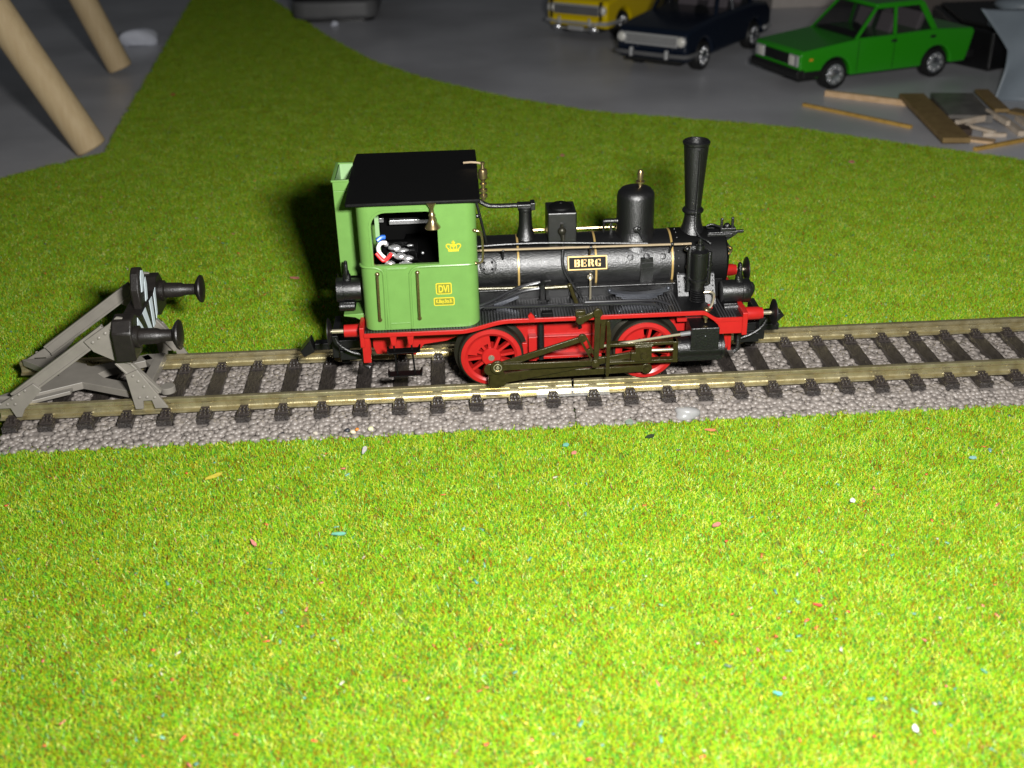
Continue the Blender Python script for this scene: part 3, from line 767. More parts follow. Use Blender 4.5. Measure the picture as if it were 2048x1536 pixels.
# nameplate
nz, nx, ny = 21.0, 21.6, -5.55
tilt = Matrix.Translation((nx, ny, nz)) @ Matrix.Rotation(math.radians(-16), 4, 'X')
np_ = MB().box(-3.45, 3.45, -.12, .12, -1.25, 1.25).xform(tilt).build("nameplate", MT['gold'], lo, smooth=0, bevel=.05)
MB().box(-3.2, 3.2, -.17, 0, -1.0, 1.0).xform(tilt).build("nameplate_ground", MT['matt'], np_, smooth=0)
lt = MB()
def letter(ch, x0, w_, h=1.25, b=-.625):
    def bx(a, c, d, e):
        lt.box(x0 + a * w_, x0 + c * w_, -.21, -.1, b + d * h, b + e * h)
    if ch == 'B':
        bx(0, .12, 0, .07); bx(0, .12, .93, 1); bx(.04, .36, 0, 1)
        for z0, z1 in ((0, .52), (.48, 1)):
            c = (z0 + z1) / 2; hh = (z1 - z0) / 2
            lt.prism([(x0 + .44 * w_, b + z0 * h), (x0 + .78 * w_, b + z0 * h), (x0 + .98 * w_, b + (c - hh * .5) * h), (x0 + .98 * w_, b + (c + hh * .5) * h), (x0 + .78 * w_, b + z1 * h), (x0 + .44 * w_, b + z1 * h), (x0 + .44 * w_, b + (z1 - .1) * h), (x0 + .62 * w_, b + (c + hh * .35) * h), (x0 + .62 * w_, b + (c - hh * .35) * h), (x0 + .44 * w_, b + (z0 + .1) * h)], 'y', -.21, -.1)
    elif ch == 'E':
        bx(.02, .36, 0, 1); bx(.44, .9, 0, .1); bx(.44, .9, .9, 1); bx(.44, .72, .45, .56); bx(.8, .92, 0, .3); bx(.8, .92, .7, 1); bx(.64, .74, .36, .64)
    elif ch == 'R':
        bx(.02, .36, 0, 1)
        lt.prism([(x0 + .44 * w_, b + .48 * h), (x0 + .74 * w_, b + .48 * h), (x0 + .94 * w_, b + .6 * h), (x0 + .94 * w_, b + .88 * h), (x0 + .74 * w_, b + h), (x0 + .44 * w_, b + h), (x0 + .44 * w_, b + .9 * h), (x0 + .6 * w_, b + .84 * h), (x0 + .6 * w_, b + .62 * h), (x0 + .44 * w_, b + .58 * h)], 'y', -.21, -.1)
        lt.prism([(x0 + .5 * w_, b + .46 * h), (x0 + .7 * w_, b), (x0 + 1.04 * w_, b), (x0 + .82 * w_, b + .46 * h)], 'y', -.21, -.1)
    elif ch == 'G':
        lt.prism([(x0 + .4 * w_, b), (x0 + .4 * w_, b + h), (x0 + .2 * w_, b + .93 * h), (x0 + .02 * w_, b + .7 * h), (x0 + .02 * w_, b + .3 * h), (x0 + .2 * w_, b + .07 * h)], 'y', -.21, -.1)
        bx(.48, .8, .9, 1); bx(.82, .94, .66, 1); bx(.48, .66, 0, .1); bx(.66, .96, 0, .42); bx(.58, 1.02, .36, .44)
for ch, x0 in (('B', -2.3), ('E', -1.1), ('R', .1), ('G', 1.3)):
    letter(ch, x0, 1.02)
lt.xform(tilt).build("nameplate_lettering", MT['gold'], np_, smooth=0)
# dome, sandbox, regulator column, chimney
MB().lathe((30.6, 0, 22.6), [(5.0, -2.4), (4.3, -.2), (3.75, 1.0), (3.4, 1.9), (3.28, 2.6), (3.28, 8.3), (3.12, 9.0), (2.6, 9.6), (1.7, 9.95), (.01, 10.1)], (0, 0, 1), 48).build("steam_dome", MT['black'], lo)
dm = MB().lathe((31.3, 0, 32.5), [(.36, -.3), (.36, .7), (.8, .74), (.8, 1.0), (.4, 1.05), (.52, 1.2), (.55, 2.5), (.35, 2.95), (.01, 3.0)], (0, 0, 1), 12); dm.build("safety_valve", MT['brass'], lo)
MB().cyl((27.4, -.4, 26.6), (25.2, -.4, 26.6), .42, n=12).cyl((27.6, -.4, 26.6), (27.2, -.4, 26.6), .55, n=12).sph((25.1, -.4, 26.55), .4).tube([(25.1, -.4, 26.5), (25.0, -.4, 25.7), (25.0, -.4, 24.6)], .22, 8).box(26.1, 26.5, -.6, -.2, 24, 26.4).build("injector_valve", MT['black'], lo)
MB().lathe((30.4, -3.3, 25.9), [(.6, 0), (.55, .35), (.2, .5)], (0, -1, 0), 12).sph((30.7, -3.8, 26.2), .35).tube([(30.6, -3.8, 25.9), (31.4, -4.3, 24.6), (32.3, -5.0, 23.2)], .2, 7).build("dome_cock", MT['black'], lo)
MB().box(15.0, 20.0, -3.1, 3.1, 22.6, 29.35).build("sandbox", MT['black'], lo, smooth=0, bevel=.22)
MB().lathe((17.5, 0, 29.3), [(2.1, 0), (2.0, .35), (1.5, .7), (.4, .8), (.35, 1.0), (.01, 1.05)], (0, 0, 1), 28).build("sandbox_lid", MT['matt'], lo)
MB().sph((17.4, -3.5, 26.2), (.75, .6, .8)).lathe((17.4, -3.3, 26.9), [(.3, 0), (.25, .5), (.35, .6)], (0, 0, 1), 10).cyl((17.5, -3.6, 25.6), (17.6, -3.9, 24.4), .42, .35, 10).build("sand_valve", MT['tyre'], lo)
MB().tube([(17.6, -3.9, 24.6), (17.5, -4.9, 23.2), (17.2, -5.6, 21.5), (17.6, -6.0, 19.6), (18.8, -6.5, 17.6), (20.3, -7.1, 15.6), (20.8, -7.2, 13.5)], .27, 8, 2).build("sand_pipe", MT['black'], lo)
MB().lathe((11.3, 0, 22.8), [(2.6, 0), (2.0, 1.0), (1.55, 1.9), (1.2, 3.4), (1.12, 5.2), (1.15, 6.2), (1.3, 6.35), (1.3, 7.0)], (0, 0, 1), 32).build("regulator_column", MT['black'], lo)
MB().box(9.9, 12.9, -.95, .95, 29.6, 30.35).box(12.2, 13.0, -1.05, 1.05, 29.3, 30.6).build("regulator_head", MT['black'], lo, smooth=0, bevel=.12)
MB().tube([(2.3, 0, 31.3), (3.2, 0, 31.2), (4.6, 0, 30.2), (6, 0, 30.0), (10.2, 0, 30.0)], .42, 10, 1).build("steam_pipe", MT['black'], lo)
MB().tube([(2.8, -2.5, 31.8), (3.4, -2.5, 29), (4.3, -2.3, 24.2)], .24, 8, 1).sph((2.9, -2.5, 29.2), .4).build("whistle_pipe", MT['black'], lo)
ws = MB().lathe((4.15, 0, 31.2), [(.35, 0), (.4, .5), (.7, .55), (.7, 1.0), (.35, 1.05), (.35, 1.5), (.72, 1.55), (.72, 1.95), (.35, 2.0), (.33, 2.7), (.62, 2.75), (.62, 3.0), (.35, 3.05), (.4, 3.5), (.78, 3.9), (.82, 4.9), (.7, 5.4), (.35, 5.6), (.25, 6.3), (.4, 6.35), (.4, 6.7), (.01, 6.75)], (0, 0, 1), 14)
ws.build("whistle", MT['brass'], lo)
MB().tube([(4.3, 0, 37.6), (2.6, -.1, 38.0), (.9, 0, 37.9)], .2, 7, 1).build("whistle_lever", MT['bright'], lo)
MB().lathe((40.75, 0, 22.6), [(4.6, -1.6), (3.6, -.2), (2.7, .7), (2.1, 1.7), (1.7, 2.8), (1.5, 3.9), (1.42, 4.7), (1.55, 4.8), (1.85, 5.1), (1.88, 5.4), (1.6, 5.75), (1.42, 5.85), (1.42, 6.2), (2.12, 16.6), (2.12, 16.9), (2.32, 17.1), (2.36, 17.5), (2.1, 17.75), (1.85, 17.72), (1.75, 15.5), (.01, 15.4)], (0, 0, 1), 44).build("chimney", MT['black'], lo)
MB().tube([(40.95, -2.25, 39.2), (41.1, -2.15, 37.5), (41.1, -1.65, 30), (40.95, -1.85, 27), (40.95, -2.2, 25.0), (41.6, -3.2, 23.9), (42.6, -4.3, 23.7), (43.2, -4.8, 23.3)], .24, 8, 1).build("exhaust_pipe", MT['black'], lo)
# lamp irons and lubricator at the smokebox front
MB().box(43.0, 47.5, -2.6, -1.0, 23.4, 24.2).prism([(43.2, 22.2), (46.0, 22.4), (48.4, 24.0), (48.4, 24.5), (43.2, 24.4)], 'y', -2.4, -.8).box(47, 49.5, -2.3, -1.7, 24.1, 24.6).box(45.3, 48.0, -2.6, -.9, 24.5, 25.2).build("lubricator", MT['black'], lo, smooth=0, bevel=.1)
MB().box(45.3, 45.75, -2.4, -1.9, 25.0, 26.9).box(47.2, 47.65, -2.4, -1.9, 25.0, 27.0).sph((46.5, -2.0, 25.4), .6).build("lubricator_post", MT['black'], lo, smooth=0, bevel=.1)
MB().tube([(45.2, -2, 25.3), (43.8, -2.1, 25.9), (42.9, -2.1, 25.6), (43.0, -2.1, 25.2), (44.2, -2.1, 25.1)], .2, 7, 1).build("lubricator_lever", MT['black'], lo)
MB().tube([(46.3, -2.2, 22.6), (47.1, -2.4, 21.6), (47.0, -2.6, 21.0)], .25, 7, 1).build("lubricator_lever", MT['black'], lo)
MB().tube([(43.6, -3.8, 22.3), (46.8, -3.8, 22.3), (47.3, -3.8, 21.6), (46.7, -3.8, 20.8)], .2, 7, 1).tube([(45.0, -3.9, 20.9), (47.0, -3.9, 20.9)], .2, 7).build("door_rail", MT['brass'], lo)
# hand rail and pipes along the boiler
MB().tube([(2.4, -7.0, 24.65), (39.3, -7.0, 24.3)], .21, 10).build("boiler_handrail", MT['bright'], lo)
for x in (7, 22.0, 36):
    MB().cyl((x, -4.6, 21.9), (x, -6.9, 24.3), .2, n=8).sph((x, -7.0, 24.4), .34).build("handrail_stanchion", MT['black'], lo)
MB().tube([(2.4, -5.5, 24.8), (8, -5.5, 25.0), (14, -5.5, 25.0), (24, -5.5, 24.5), (32, -5.5, 24.1)], .22, 8, 1).build("upper_pipe", MT['black'], lo)
MB().cyl((12.6, 5.5, 23.3), (33, 5.5, 23.3), .3, n=8).build("far_handrail", MT['brass'], lo)
# air pump
ap = MB().lathe((40.25, -9.6, 13.2), [(1.1, .0), (1.15, 1.0), (.7, 1.05), (.7, 3.6), (1.15, 3.7), (1.15, 5.2), (1.6, 5.3), (1.6, 5.75), (1.35, 5.85), (1.38, 6.1), (1.42, 10.2), (1.55, 10.3), (1.55, 10.7), (1.1, 10.9), (.75, 11.1), (.7, 11.8), (.35, 11.9), (.3, 12.9), (.01, 13)], (0, 0, 1), 28)
apo = ap.build("air_pump", MT['black'], lo)
rb = MB()
for i in range(9):
    rb.lathe((40.25, -9.6, 13.6 + i * .42), [(1.15, 0), (1.28, .1), (1.15, .2)], (0, 0, 1), 24)
rb.build("cooling_rib", MT['black'], apo)
q = MB()
q.cyl((38.7, -9.0, 16.5), (38.7, -9.0, 24.2), .45, n=10).cyl((42.2, -8.8, 17.5), (42.2, -8.8, 23.4), .4, n=10).box(38.4, 42.2, -9.2, -7.0, 20.0, 20.5).box(38.4, 42.2, -9.2, -6.0, 17.4, 17.8)
q.sph((42.7, -8.0, 20.8), .38).sph((38.3, -8.6, 24.0), .5).lathe((39.3, -8.6, 23.9), [(.7, 0), (.75, .3), (.7, .6)], (0, -1, .2), 14)
q.build("pump_bracket", MT['black'], apo, bevel=.05)
MB().tube([(41.3, -9.8, 16.4), (42.6, -9.9, 16.5), (43.2, -9.9, 15.9), (42.9, -9.9, 13.8), (41.9, -10.1, 13.2)], .24, 8, 1).build("pump_pipe", MT['steel'], apo)
MB().lathe((41.3, -12.6, 12.0), [(.3, 0), (.3, .8), (.55, .9), (.55, 1.4), (.35, 1.5), (.4, 2.0), (.75, 2.2), (.6, 2.6), (.01, 2.7)], (0, 0, 1), 12).build("drain_cock", MT['brass'], lo)
# steam pipe and linkage along the footplate
q = MB().tube([(2.6, -7.5, 14.6), (5, -7.5, 15.5), (8, -7.5, 17.2), (11, -7.5, 18.3), (13.2, -7.5, 18.6)], .3, 8, 1); q.build("feed_pipe", MT['darksteel'], lo)
q = MB().tube([(2.6, -7.9, 14.3), (5, -7.9, 14.9), (8.3, -7.9, 16.6), (10.5, -7.9, 17.3), (13.0, -7.9, 17.6)], .28, 8, 1); q.build("feed_pipe", MT['darksteel'], lo)
MB().tube([(2.6, -7.2, 17.7), (13, -7.2, 17.5)], .28, 8).tube([(14, -8.3, 17.8), (18.2, -8.3, 17.9)], .33, 8).tube([(18.3, -8.3, 18.0), (18.9, -8.6, 16.2), (19.4, -8.8, 14.9)], .36, 8).sph((18.2, -8.3, 18.0), .5).build("reversing_rod", MT['olive'], lo)
MB().box(13.2, 13.9, -8.4, -7.6, 15.2, 18.3).box(12.6, 15.0, -8.3, -7.6, 15.2, 15.5).box(14.2, 14.7, -8.3, -7.8, 15.2, 18.2).tube([(13.3, -8.2, 18.2), (14.0, -8.4, 19.0), (15.0, -8.4, 19.1)], .25, 7).build("rod_guide", MT['black'], lo, smooth=20)
MB().prism([(5.5, 14.5), (9.5, 16.2), (9.4, 16.7), (5.0, 15.2)], 'y', -8.6, -8.1).build("rear_spring", MT['spring'], lo, smooth=0, bevel=.08)
q = MB()
for i in range(4):
    w_ = 5.1 - i * 1.0
    zc_ = lambda x: 16.15 + .75 * (x / 5.1) ** 2 - i * .34
    for k in range(8):
        xa_, xb_ = -w_ + k * w_ / 4, -w_ + (k + 1) * w_ / 4
        q.obox((30.2 + xa_, -8.8, zc_(xa_)), (30.2 + xb_, -8.8, zc_(xb_)), (0, .6, 0), (0, 0, .15))
for s in (-1, 1):
    q.sph((30.2 + s * 5.1, -8.8, 17.0), .42)
q.box(29.8, 30.6, -9.2, -8.4, 14.3, 16.2)
q.build("leaf_spring", MT['spring'], lo)
MB().tube([(3.3, -12.2, 16.35), (21.4, -12.2, 16.05), (31.9, -12.2, 15.85), (33.4, -12.3, 14.9), (34.0, -12.5, 14.1), (40.8, -12.5, 14.0)], .28, 10, 1).build("brake_pipe", MT['darksteel'], lo)
MB().tube([(20.6, -11.0, 16.0), (32.4, -11.0, 15.9), (34.4, -10.9, 15.2), (36.4, -10.9, 14.4), (39.0, -10.9, 14.1)], .22, 8, 1).build("sanding_pipe", MT['darksteel'], lo)
MB().cyl((22.0, -7.0, 14.5), (22.0, -7.0, 18.4), .2, n=8).lathe((22.0, -6.4, 18.4), [(.5, 0), (.6, .2), (.5, .5)], (0, 0, 1), 12).sph((22, -6.8, 19.3), .3).build("column_rod", MT['steel'], lo)
# --- footplate with red edge
def fpz(x):
    if x < -1: return 13.2
    if x < 7.5:
        t_ = (x + 1) / 8.5; return 13.2 + 1.55 * (3 * t_ * t_ - 2 * t_ ** 3)
    if x < 40.3: return 14.75
    if x < 43.2:
        t_ = (x - 40.3) / 2.9; return 14.75 - 1.45 * (3 * t_ * t_ - 2 * t_ ** 3)
    return 13.3
xs_ = [-17.2, -10, -4, -1] + [-1 + .5 * i for i in range(1, 18)] + [12, 20, 30, 40.3] + [40.3 + .4 * i for i in range(1, 8)] + [43.2, 47.3]
up = [(x, fpz(x)) for x in xs_]; dn = [(x, fpz(x) - .5) for x in reversed(xs_)]
MB().prism(up + dn, 'y', -13.85, 13.85).build("footplate", MT['black'], lo, smooth=20)
for y0, y1 in ((-14.2, -13.85), (13.85, 14.2)):
    up = [(x, fpz(x) + .06) for x in xs_]; dn = [(x, fpz(x) - .68) for x in reversed(xs_)]
    MB().prism(up + dn, 'y', y0, y1).build("valance", MT['red'], lo, smooth=20, bevel=.06)
q = MB(); x = -16.9
while x < 46.5:
    y1_ = -13.0 if x < 2.4 else -6.2
    z = fpz(x); 
    if not (36.8 < x < 43.4):
        q.obox((x, -13.75, z), (x, y1_, z), (.11, 0, (fpz(x + .1) - fpz(x - .1)) * .55), (0, 0, .14))
    x += .5
stuff(q.build("tread_rib", MT['rib'], lo, smooth=0))
MB().box(13.0, 14.9, -13.9, -12.6, 14.8, 15.6).build("footplate_fitting", MT['matt'], lo, smooth=0, bevel=.1)
MB().box(24.6, 25.4, -12.6, -11.8, 14.8, 16.0).build("footplate_fitting", MT['matt'], lo, smooth=0, bevel=.1)
MB().prism([(10.6, 15.4), (11.1, 15.9), (11.7, 15.2), (11.6, 14.3), (10.9, 14.2)], 'y', -14.4, -13.9).build("valance_bracket", MT['red'], lo, smooth=0)
# front and rear red boxes, beams, buffers
for sd in (-1, 1):
    MB().prism([(43.0, 13.2), (47.4, 13.2), (47.4, 10.3), (43.5, 10.3), (43.2, 12.0), (42.2, 13.0)], 'y', min(sd * 13.6, sd * 14.05), max(sd * 13.6, sd * 14.05)).build("front_side_plate", MT['red'], lo, smooth=0, bevel=.08)
MB().box(47.3, 48.2, -14.3, 14.3, 10.0, 14.2).build("buffer_beam", MT['red'], lo, smooth=0, bevel=.15)
MB().box(-17.9, -17.1, -14.0, 14.0, 10.6, 14.3).build("buffer_beam", MT['red'], lo, smooth=0, bevel=.15)
for xr, dx in ((48.2, 1), (-17.8, -1)):
    for sd in (-1, 1):
        y = sd * 10.0
        b_ = MB().lathe((xr, y, 12.1), [(1.75, 0), (1.6, .35), (1.15, .6), (1.12, 3.0), (1.0, 3.3), (1.0, 3.6)] if dx > 0 else [(1.5, 0), (1.35, .4), (1.12, .6), (1.08, 3.0)], (dx, 0, 0), 24).build("buffer", MT['red'], lo)
        MB().cyl((xr + dx * 2.9, y, 12.1), (xr + dx * 5.3, y, 12.1), .38, n=12).build("buffer_shank", MT['steel'], b_)
        MB().lathe((xr + dx * 5.1, y, 12.1), [(.6, 0), (1.9, .25), (2.35, .5), (2.35, .7), (1.4, .9), (.01, .95)], (dx, 0, 0), 28).build("buffer_head", MT['casing'], b_)
# head lamps
def lamp(x0, x1, y, z, dx):
    o = MB().lathe((x0, y, z), [(1.9, 0), (1.95, .3), (1.95, abs(x1 - x0) * .7), (2.1, abs(x1 - x0) * .71), (2.1, abs(x1 - x0) * .97), (2.0, abs(x1 - x0)), (1.5, abs(x1 - x0)), (1.4, abs(x1 - x0) - .4), (.01, abs(x1 - x0) - .45)], (dx, 0, 0), 30).build("head_lamp", MT['black'], lo)
    xa, xb = min(x0, x1), max(x0, x1)
    MB().box(xa + .3, xb - 1.2, y - 1.5, y + 1.5, z - 3.3, z - 1.75).cyl((xa + .3, y - 1.1, z - 2.6), (xb - 1.2, y - 1.1, z - 2.6), .75, n=14).build("lamp_foot", MT['black'], o, bevel=.1)
    xc = x0 + (x1 - x0) * (.62 if dx > 0 else .55)
    MB().lathe((xc, y, z + 1.7), [(.75, 0), (.7, 1.0), (.5, 1.3), (.5, 1.7), (.3, 1.9)], (0, 0, 1), 14).tube([(xc, y - .5, z + 2.2), (xc, y - .55, z + 4.6), (xc, y, z + 5.1), (xc, y + .55, z + 4.6), (xc, y + .5, z + 2.2)], .3, 8, 1).build("lamp_chimney", MT['black'], o)
    return o
for sd in (-1, 1):
    lamp(44.6, 49.5, sd * 8.6, 15.9, 1)
    lamp(-17.4, -21.6, sd * 8.2, 19.0, -1)
# brake hose, hooks, couplers
for xr, dx in ((48.2, 1), (-17.9, -1)):
    MB().tube([(xr, -4.5, 13.0), (xr + dx * 1.6, -4.5, 15.2), (xr + dx * 2.8, -4.4, 15.4), (xr + dx * 3.2, -4.4, 14.2), (xr + dx * 2.4, -4.4, 12.6), (xr + dx * 1.0, -4.4, 12.0)], .45, 9, 2).build("brake_hose", MT['black'], lo)
    MB().tube([(xr + dx * 4.8, -9, 10.4), (xr + dx * 4.2, -9, 9.0), (xr + dx * 2.4, -9, 7.6), (xr + dx * .3, -9, 6.9)], .28, 8, 1).tube([(xr, -9, 10.4), (xr, -9, 5.0), (xr - .8 * dx, -9, 4.4)], .5, 8).build("hose_bracket", MT['black'], lo)
    cp = MB().box(min(xr - dx * 2, xr + dx * 5.5), max(xr - dx * 2, xr + dx * 5.5), -2.2, 2.2, 5.0, 6.6).box(min(xr + dx * 4.8, xr + dx * 6.0), max(xr + dx * 4.8, xr + dx * 6.0), -4.4, 4.4, 4.2, 8.6)
    cp.box(min(xr + dx * 6, xr + dx * 9.6), max(xr + dx * 6, xr + dx * 9.6), -1.0, .8, 4.3, 5.6).prism([(xr + dx * 9.6, 4.2), (xr + dx * 11.6, 3.2), (xr + dx * 12.2, 4.4), (xr + dx * 10.2, 6.6)] if dx < 0 else [(xr + dx * 6.0, 6.0), (xr + dx * 9.0, 6.2), (xr + dx * 10.3, 7.4), (xr + dx * 9.4, 8.0), (xr + dx * 6.0, 7.6)], 'y', -1.6, 1.2)
    cp.box(min(xr + dx * 3.5, xr + dx * 5), max(xr + dx * 3.5, xr + dx * 5), -1.2, 1.2, 1.6, 4.6).box(min(xr, xr + dx * 4.5), max(xr, xr + dx * 4.5), -6.2, -5.6, 4.6, 6.4)
    cp.build("coupler", MT['casing'], lo, smooth=0, bevel=.15)
# --- red frames
fr = [(-17.2, 9.9), (-16.4, 9.9), (-16.4, 7.4), (-15.9, 5.9), (-9.0, 5.4), (-7.4, 7.4), (-3.4, 7.9), (-1.6, 8.6), (.2, 10.0), (4.3, 12.4), (7.6, 11.3), (9.6, 8.8), (10.4, 4.1), (24.8, 4.1), (25.4, 8.0), (27.4, 10.6), (31.4, 12.0), (35.2, 10.4), (37.0, 7.8), (46.8, 7.8), (47.3, 10.2), (47.3, 13.0), (44, 13.0), (40, 14.1), (7, 14.1), (0, 12.6), (-17.2, 12.6)]
for sd in (-1, 1):
    MB().prism(fr, 'y', min(sd * 6.4, sd * 6.9), max(sd * 6.4, sd * 6.9)).build("frame_plate", MT['red'], lo, smooth=0, bevel=.08)
q = MB()
q.box(12.0, 23.6, -7.5, -6.8, 7.9, 8.2).box(12.0, 24.0, -8.2, -6.8, 4.1, 4.6).box(16.6, 18.9, -8.0, -6.8, 12.6, 13.4).box(11.0, 12.4, -8.6, -6.8, 4.0, 8.6).box(9.9, 10.7, -8.3, -6.8, 4.4, 7.4).box(19.3, 21.6, -7.9, -6.8, 10.6, 13.0).box(12.2, 23.6, -7.2, -6.8, 10.3, 10.45)
q.tube([(16.6, -7.0, 13.4), (17.2, -7.0, 11.8), (18.6, -7.0, 10.8)], .12, 6, 1)
q.build("frame_stiffener", MT['red'], lo, smooth=0, bevel=.08)
MB().cyl((13.2, -7.8, 4.0), (13.2, -7.8, 14.2), .62, n=12).cyl((19.2, -7.9, 13.3), (20.2, -7.6, 9.6), .35, n=8).build("brake_column", MT['black'], lo)
MB().tube([(-17.0, -9, 10.4), (-17.0, -9, 7.2)], .6, 4).build("guard_iron", MT['red'], lo, smooth=0)
MB().box(-17.6, -16.3, -13.6, -13.0, 7.6, 12.8).build("guard_iron", MT['red'], lo, smooth=0)
MB().prism([(45.4, 10.6), (46.1, 10.6), (46.3, 5.6), (46.0, 5.0), (45.5, 7.8)], 'y', -9.3, -8.9).build("guard_iron", MT['red'], lo, smooth=0, bevel=.06)
MB().prism([(46.2, 10.6), (46.9, 10.6), (46.95, 4.6), (46.4, 4.6)], 'y', -9.0, -8.4).build("guard_iron", MT['red'], lo, smooth=0, bevel=.06)
MB().box(8, 40, -6.3, 6.3, 6.0, 12.8).build("motor_block", MT['matt'], lo, smooth=0)
# cab steps
for sd in (-1, 1):
    q = MB()
    for xa, xb in ((-12.35, -11.95), (-9.35, -8.95)):
        q.tube([(xa, sd * 13.6, 11.4), (xb, sd * 14.2, 5.1)], .18, 6)
    for z, e, yy in ((9.4, 2.6, 13.9), (5.2, 2.75, 14.3)):
        q.prism([(-10.7 - e, z + .15), (-10.5 + e, z + .25), (-10.4 + e, z + .9), (-10.6 + e, z + .95), (-10.9 + e, z + .4), (-10.5 - e, z + .35), (-10.7 - e, z + .8), (-10.9 - e, z + .75)], 'y', min(sd * (yy - 1.1), sd * (yy + .9)), max(sd * (yy - 1.1), sd * (yy + .9)))
    q.build("cab_step", MT['matt'], lo, smooth=0, bevel=.05)
    for xa in (-12.9, -10.0):
        MB().prism([(xa, 12.6), (xa + 1.2, 12.6), (xa + 1.05, 10.9), (xa + .6, 10.6), (xa + .2, 10.9)], 'y', min(sd * 12.6, sd * 13.9), max(sd * 12.6, sd * 13.9)).build("step_hanger", MT['red'], lo, smooth=0, bevel=.12)
# --- wheels
WX, WZ = (4.3, 31.5), 5.75
def wheel(x, sd, rot):
    yi, yo_ = sd * 8.2, sd * 10.9
    ty = MB().lathe((x, sd * 7.2, WZ), [(5.0, 0), (6.45, .05), (6.5, .35), (6.1, .6), (5.78, .8), (5.72, 2.3), (5.6, 2.45), (5.0, 2.5), (5.0, 0)], (0, sd, 0), 64)
    wo = ty.build("wheel", MT['tyre'], lo, smooth=30)
    c = MB()
    # rim, hub, spokes, balance weight
    rimp = [(4.0, .5), (5.1, .5), (5.34, 2.6), (5.32, 2.78), (4.62, 2.9), (4.12, 2.6), (4.0, .5)]
    n = 64
    vs = []; fs = []
    for i in range(n):
        a = 2 * pi * i / n
        for r, h in rimp[:-1]:
            vs.append((x + r * math.cos(a), sd * (7.2 + h), WZ + r * math.sin(a)))
    m_ = len(rimp) - 1
    for i in range(n):
        j = (i + 1) % n
        for k in range(m_):
            l = (k + 1) % m_
            fs.append((i * m_ + k, j * m_ + k, j * m_ + l, i * m_ + l))
    c.add(vs, fs)
    c.lathe((x, sd * 7.2, WZ), [(1.75, 0), (1.75, 2.7), (1.55, 2.95), (.6, 3.0)], (0, sd, 0), 28)
    for i in range(12):
        a = rot + 2 * pi * i / 12
        ca, sa = math.cos(a), math.sin(a)
        c.obox((x + 1.5 * ca, sd * 9.0, WZ + 1.5 * sa), (x + 4.15 * ca, sd * 8.9, WZ + 4.15 * sa), (-sa * .24, 0, ca * .24), (0, .65, 0))
    c.arc_strip((x, WZ), 2.55, 4.3, math.radians(96), math.radians(172), min(sd * 8.4, sd * 9.74), max(sd * 8.4, sd * 9.74))
    c.build("wheel_centre", MT['red'], wo, smooth=30)
    MB().cyl((x, sd * 7, WZ), (x, sd * 10.25, WZ), .55, n=16).build("axle", MT['steel'], wo)
    return wo
for x in WX:
    for sd in (-1, 1):
        wheel(x, sd, .12 if x < 10 else .3)
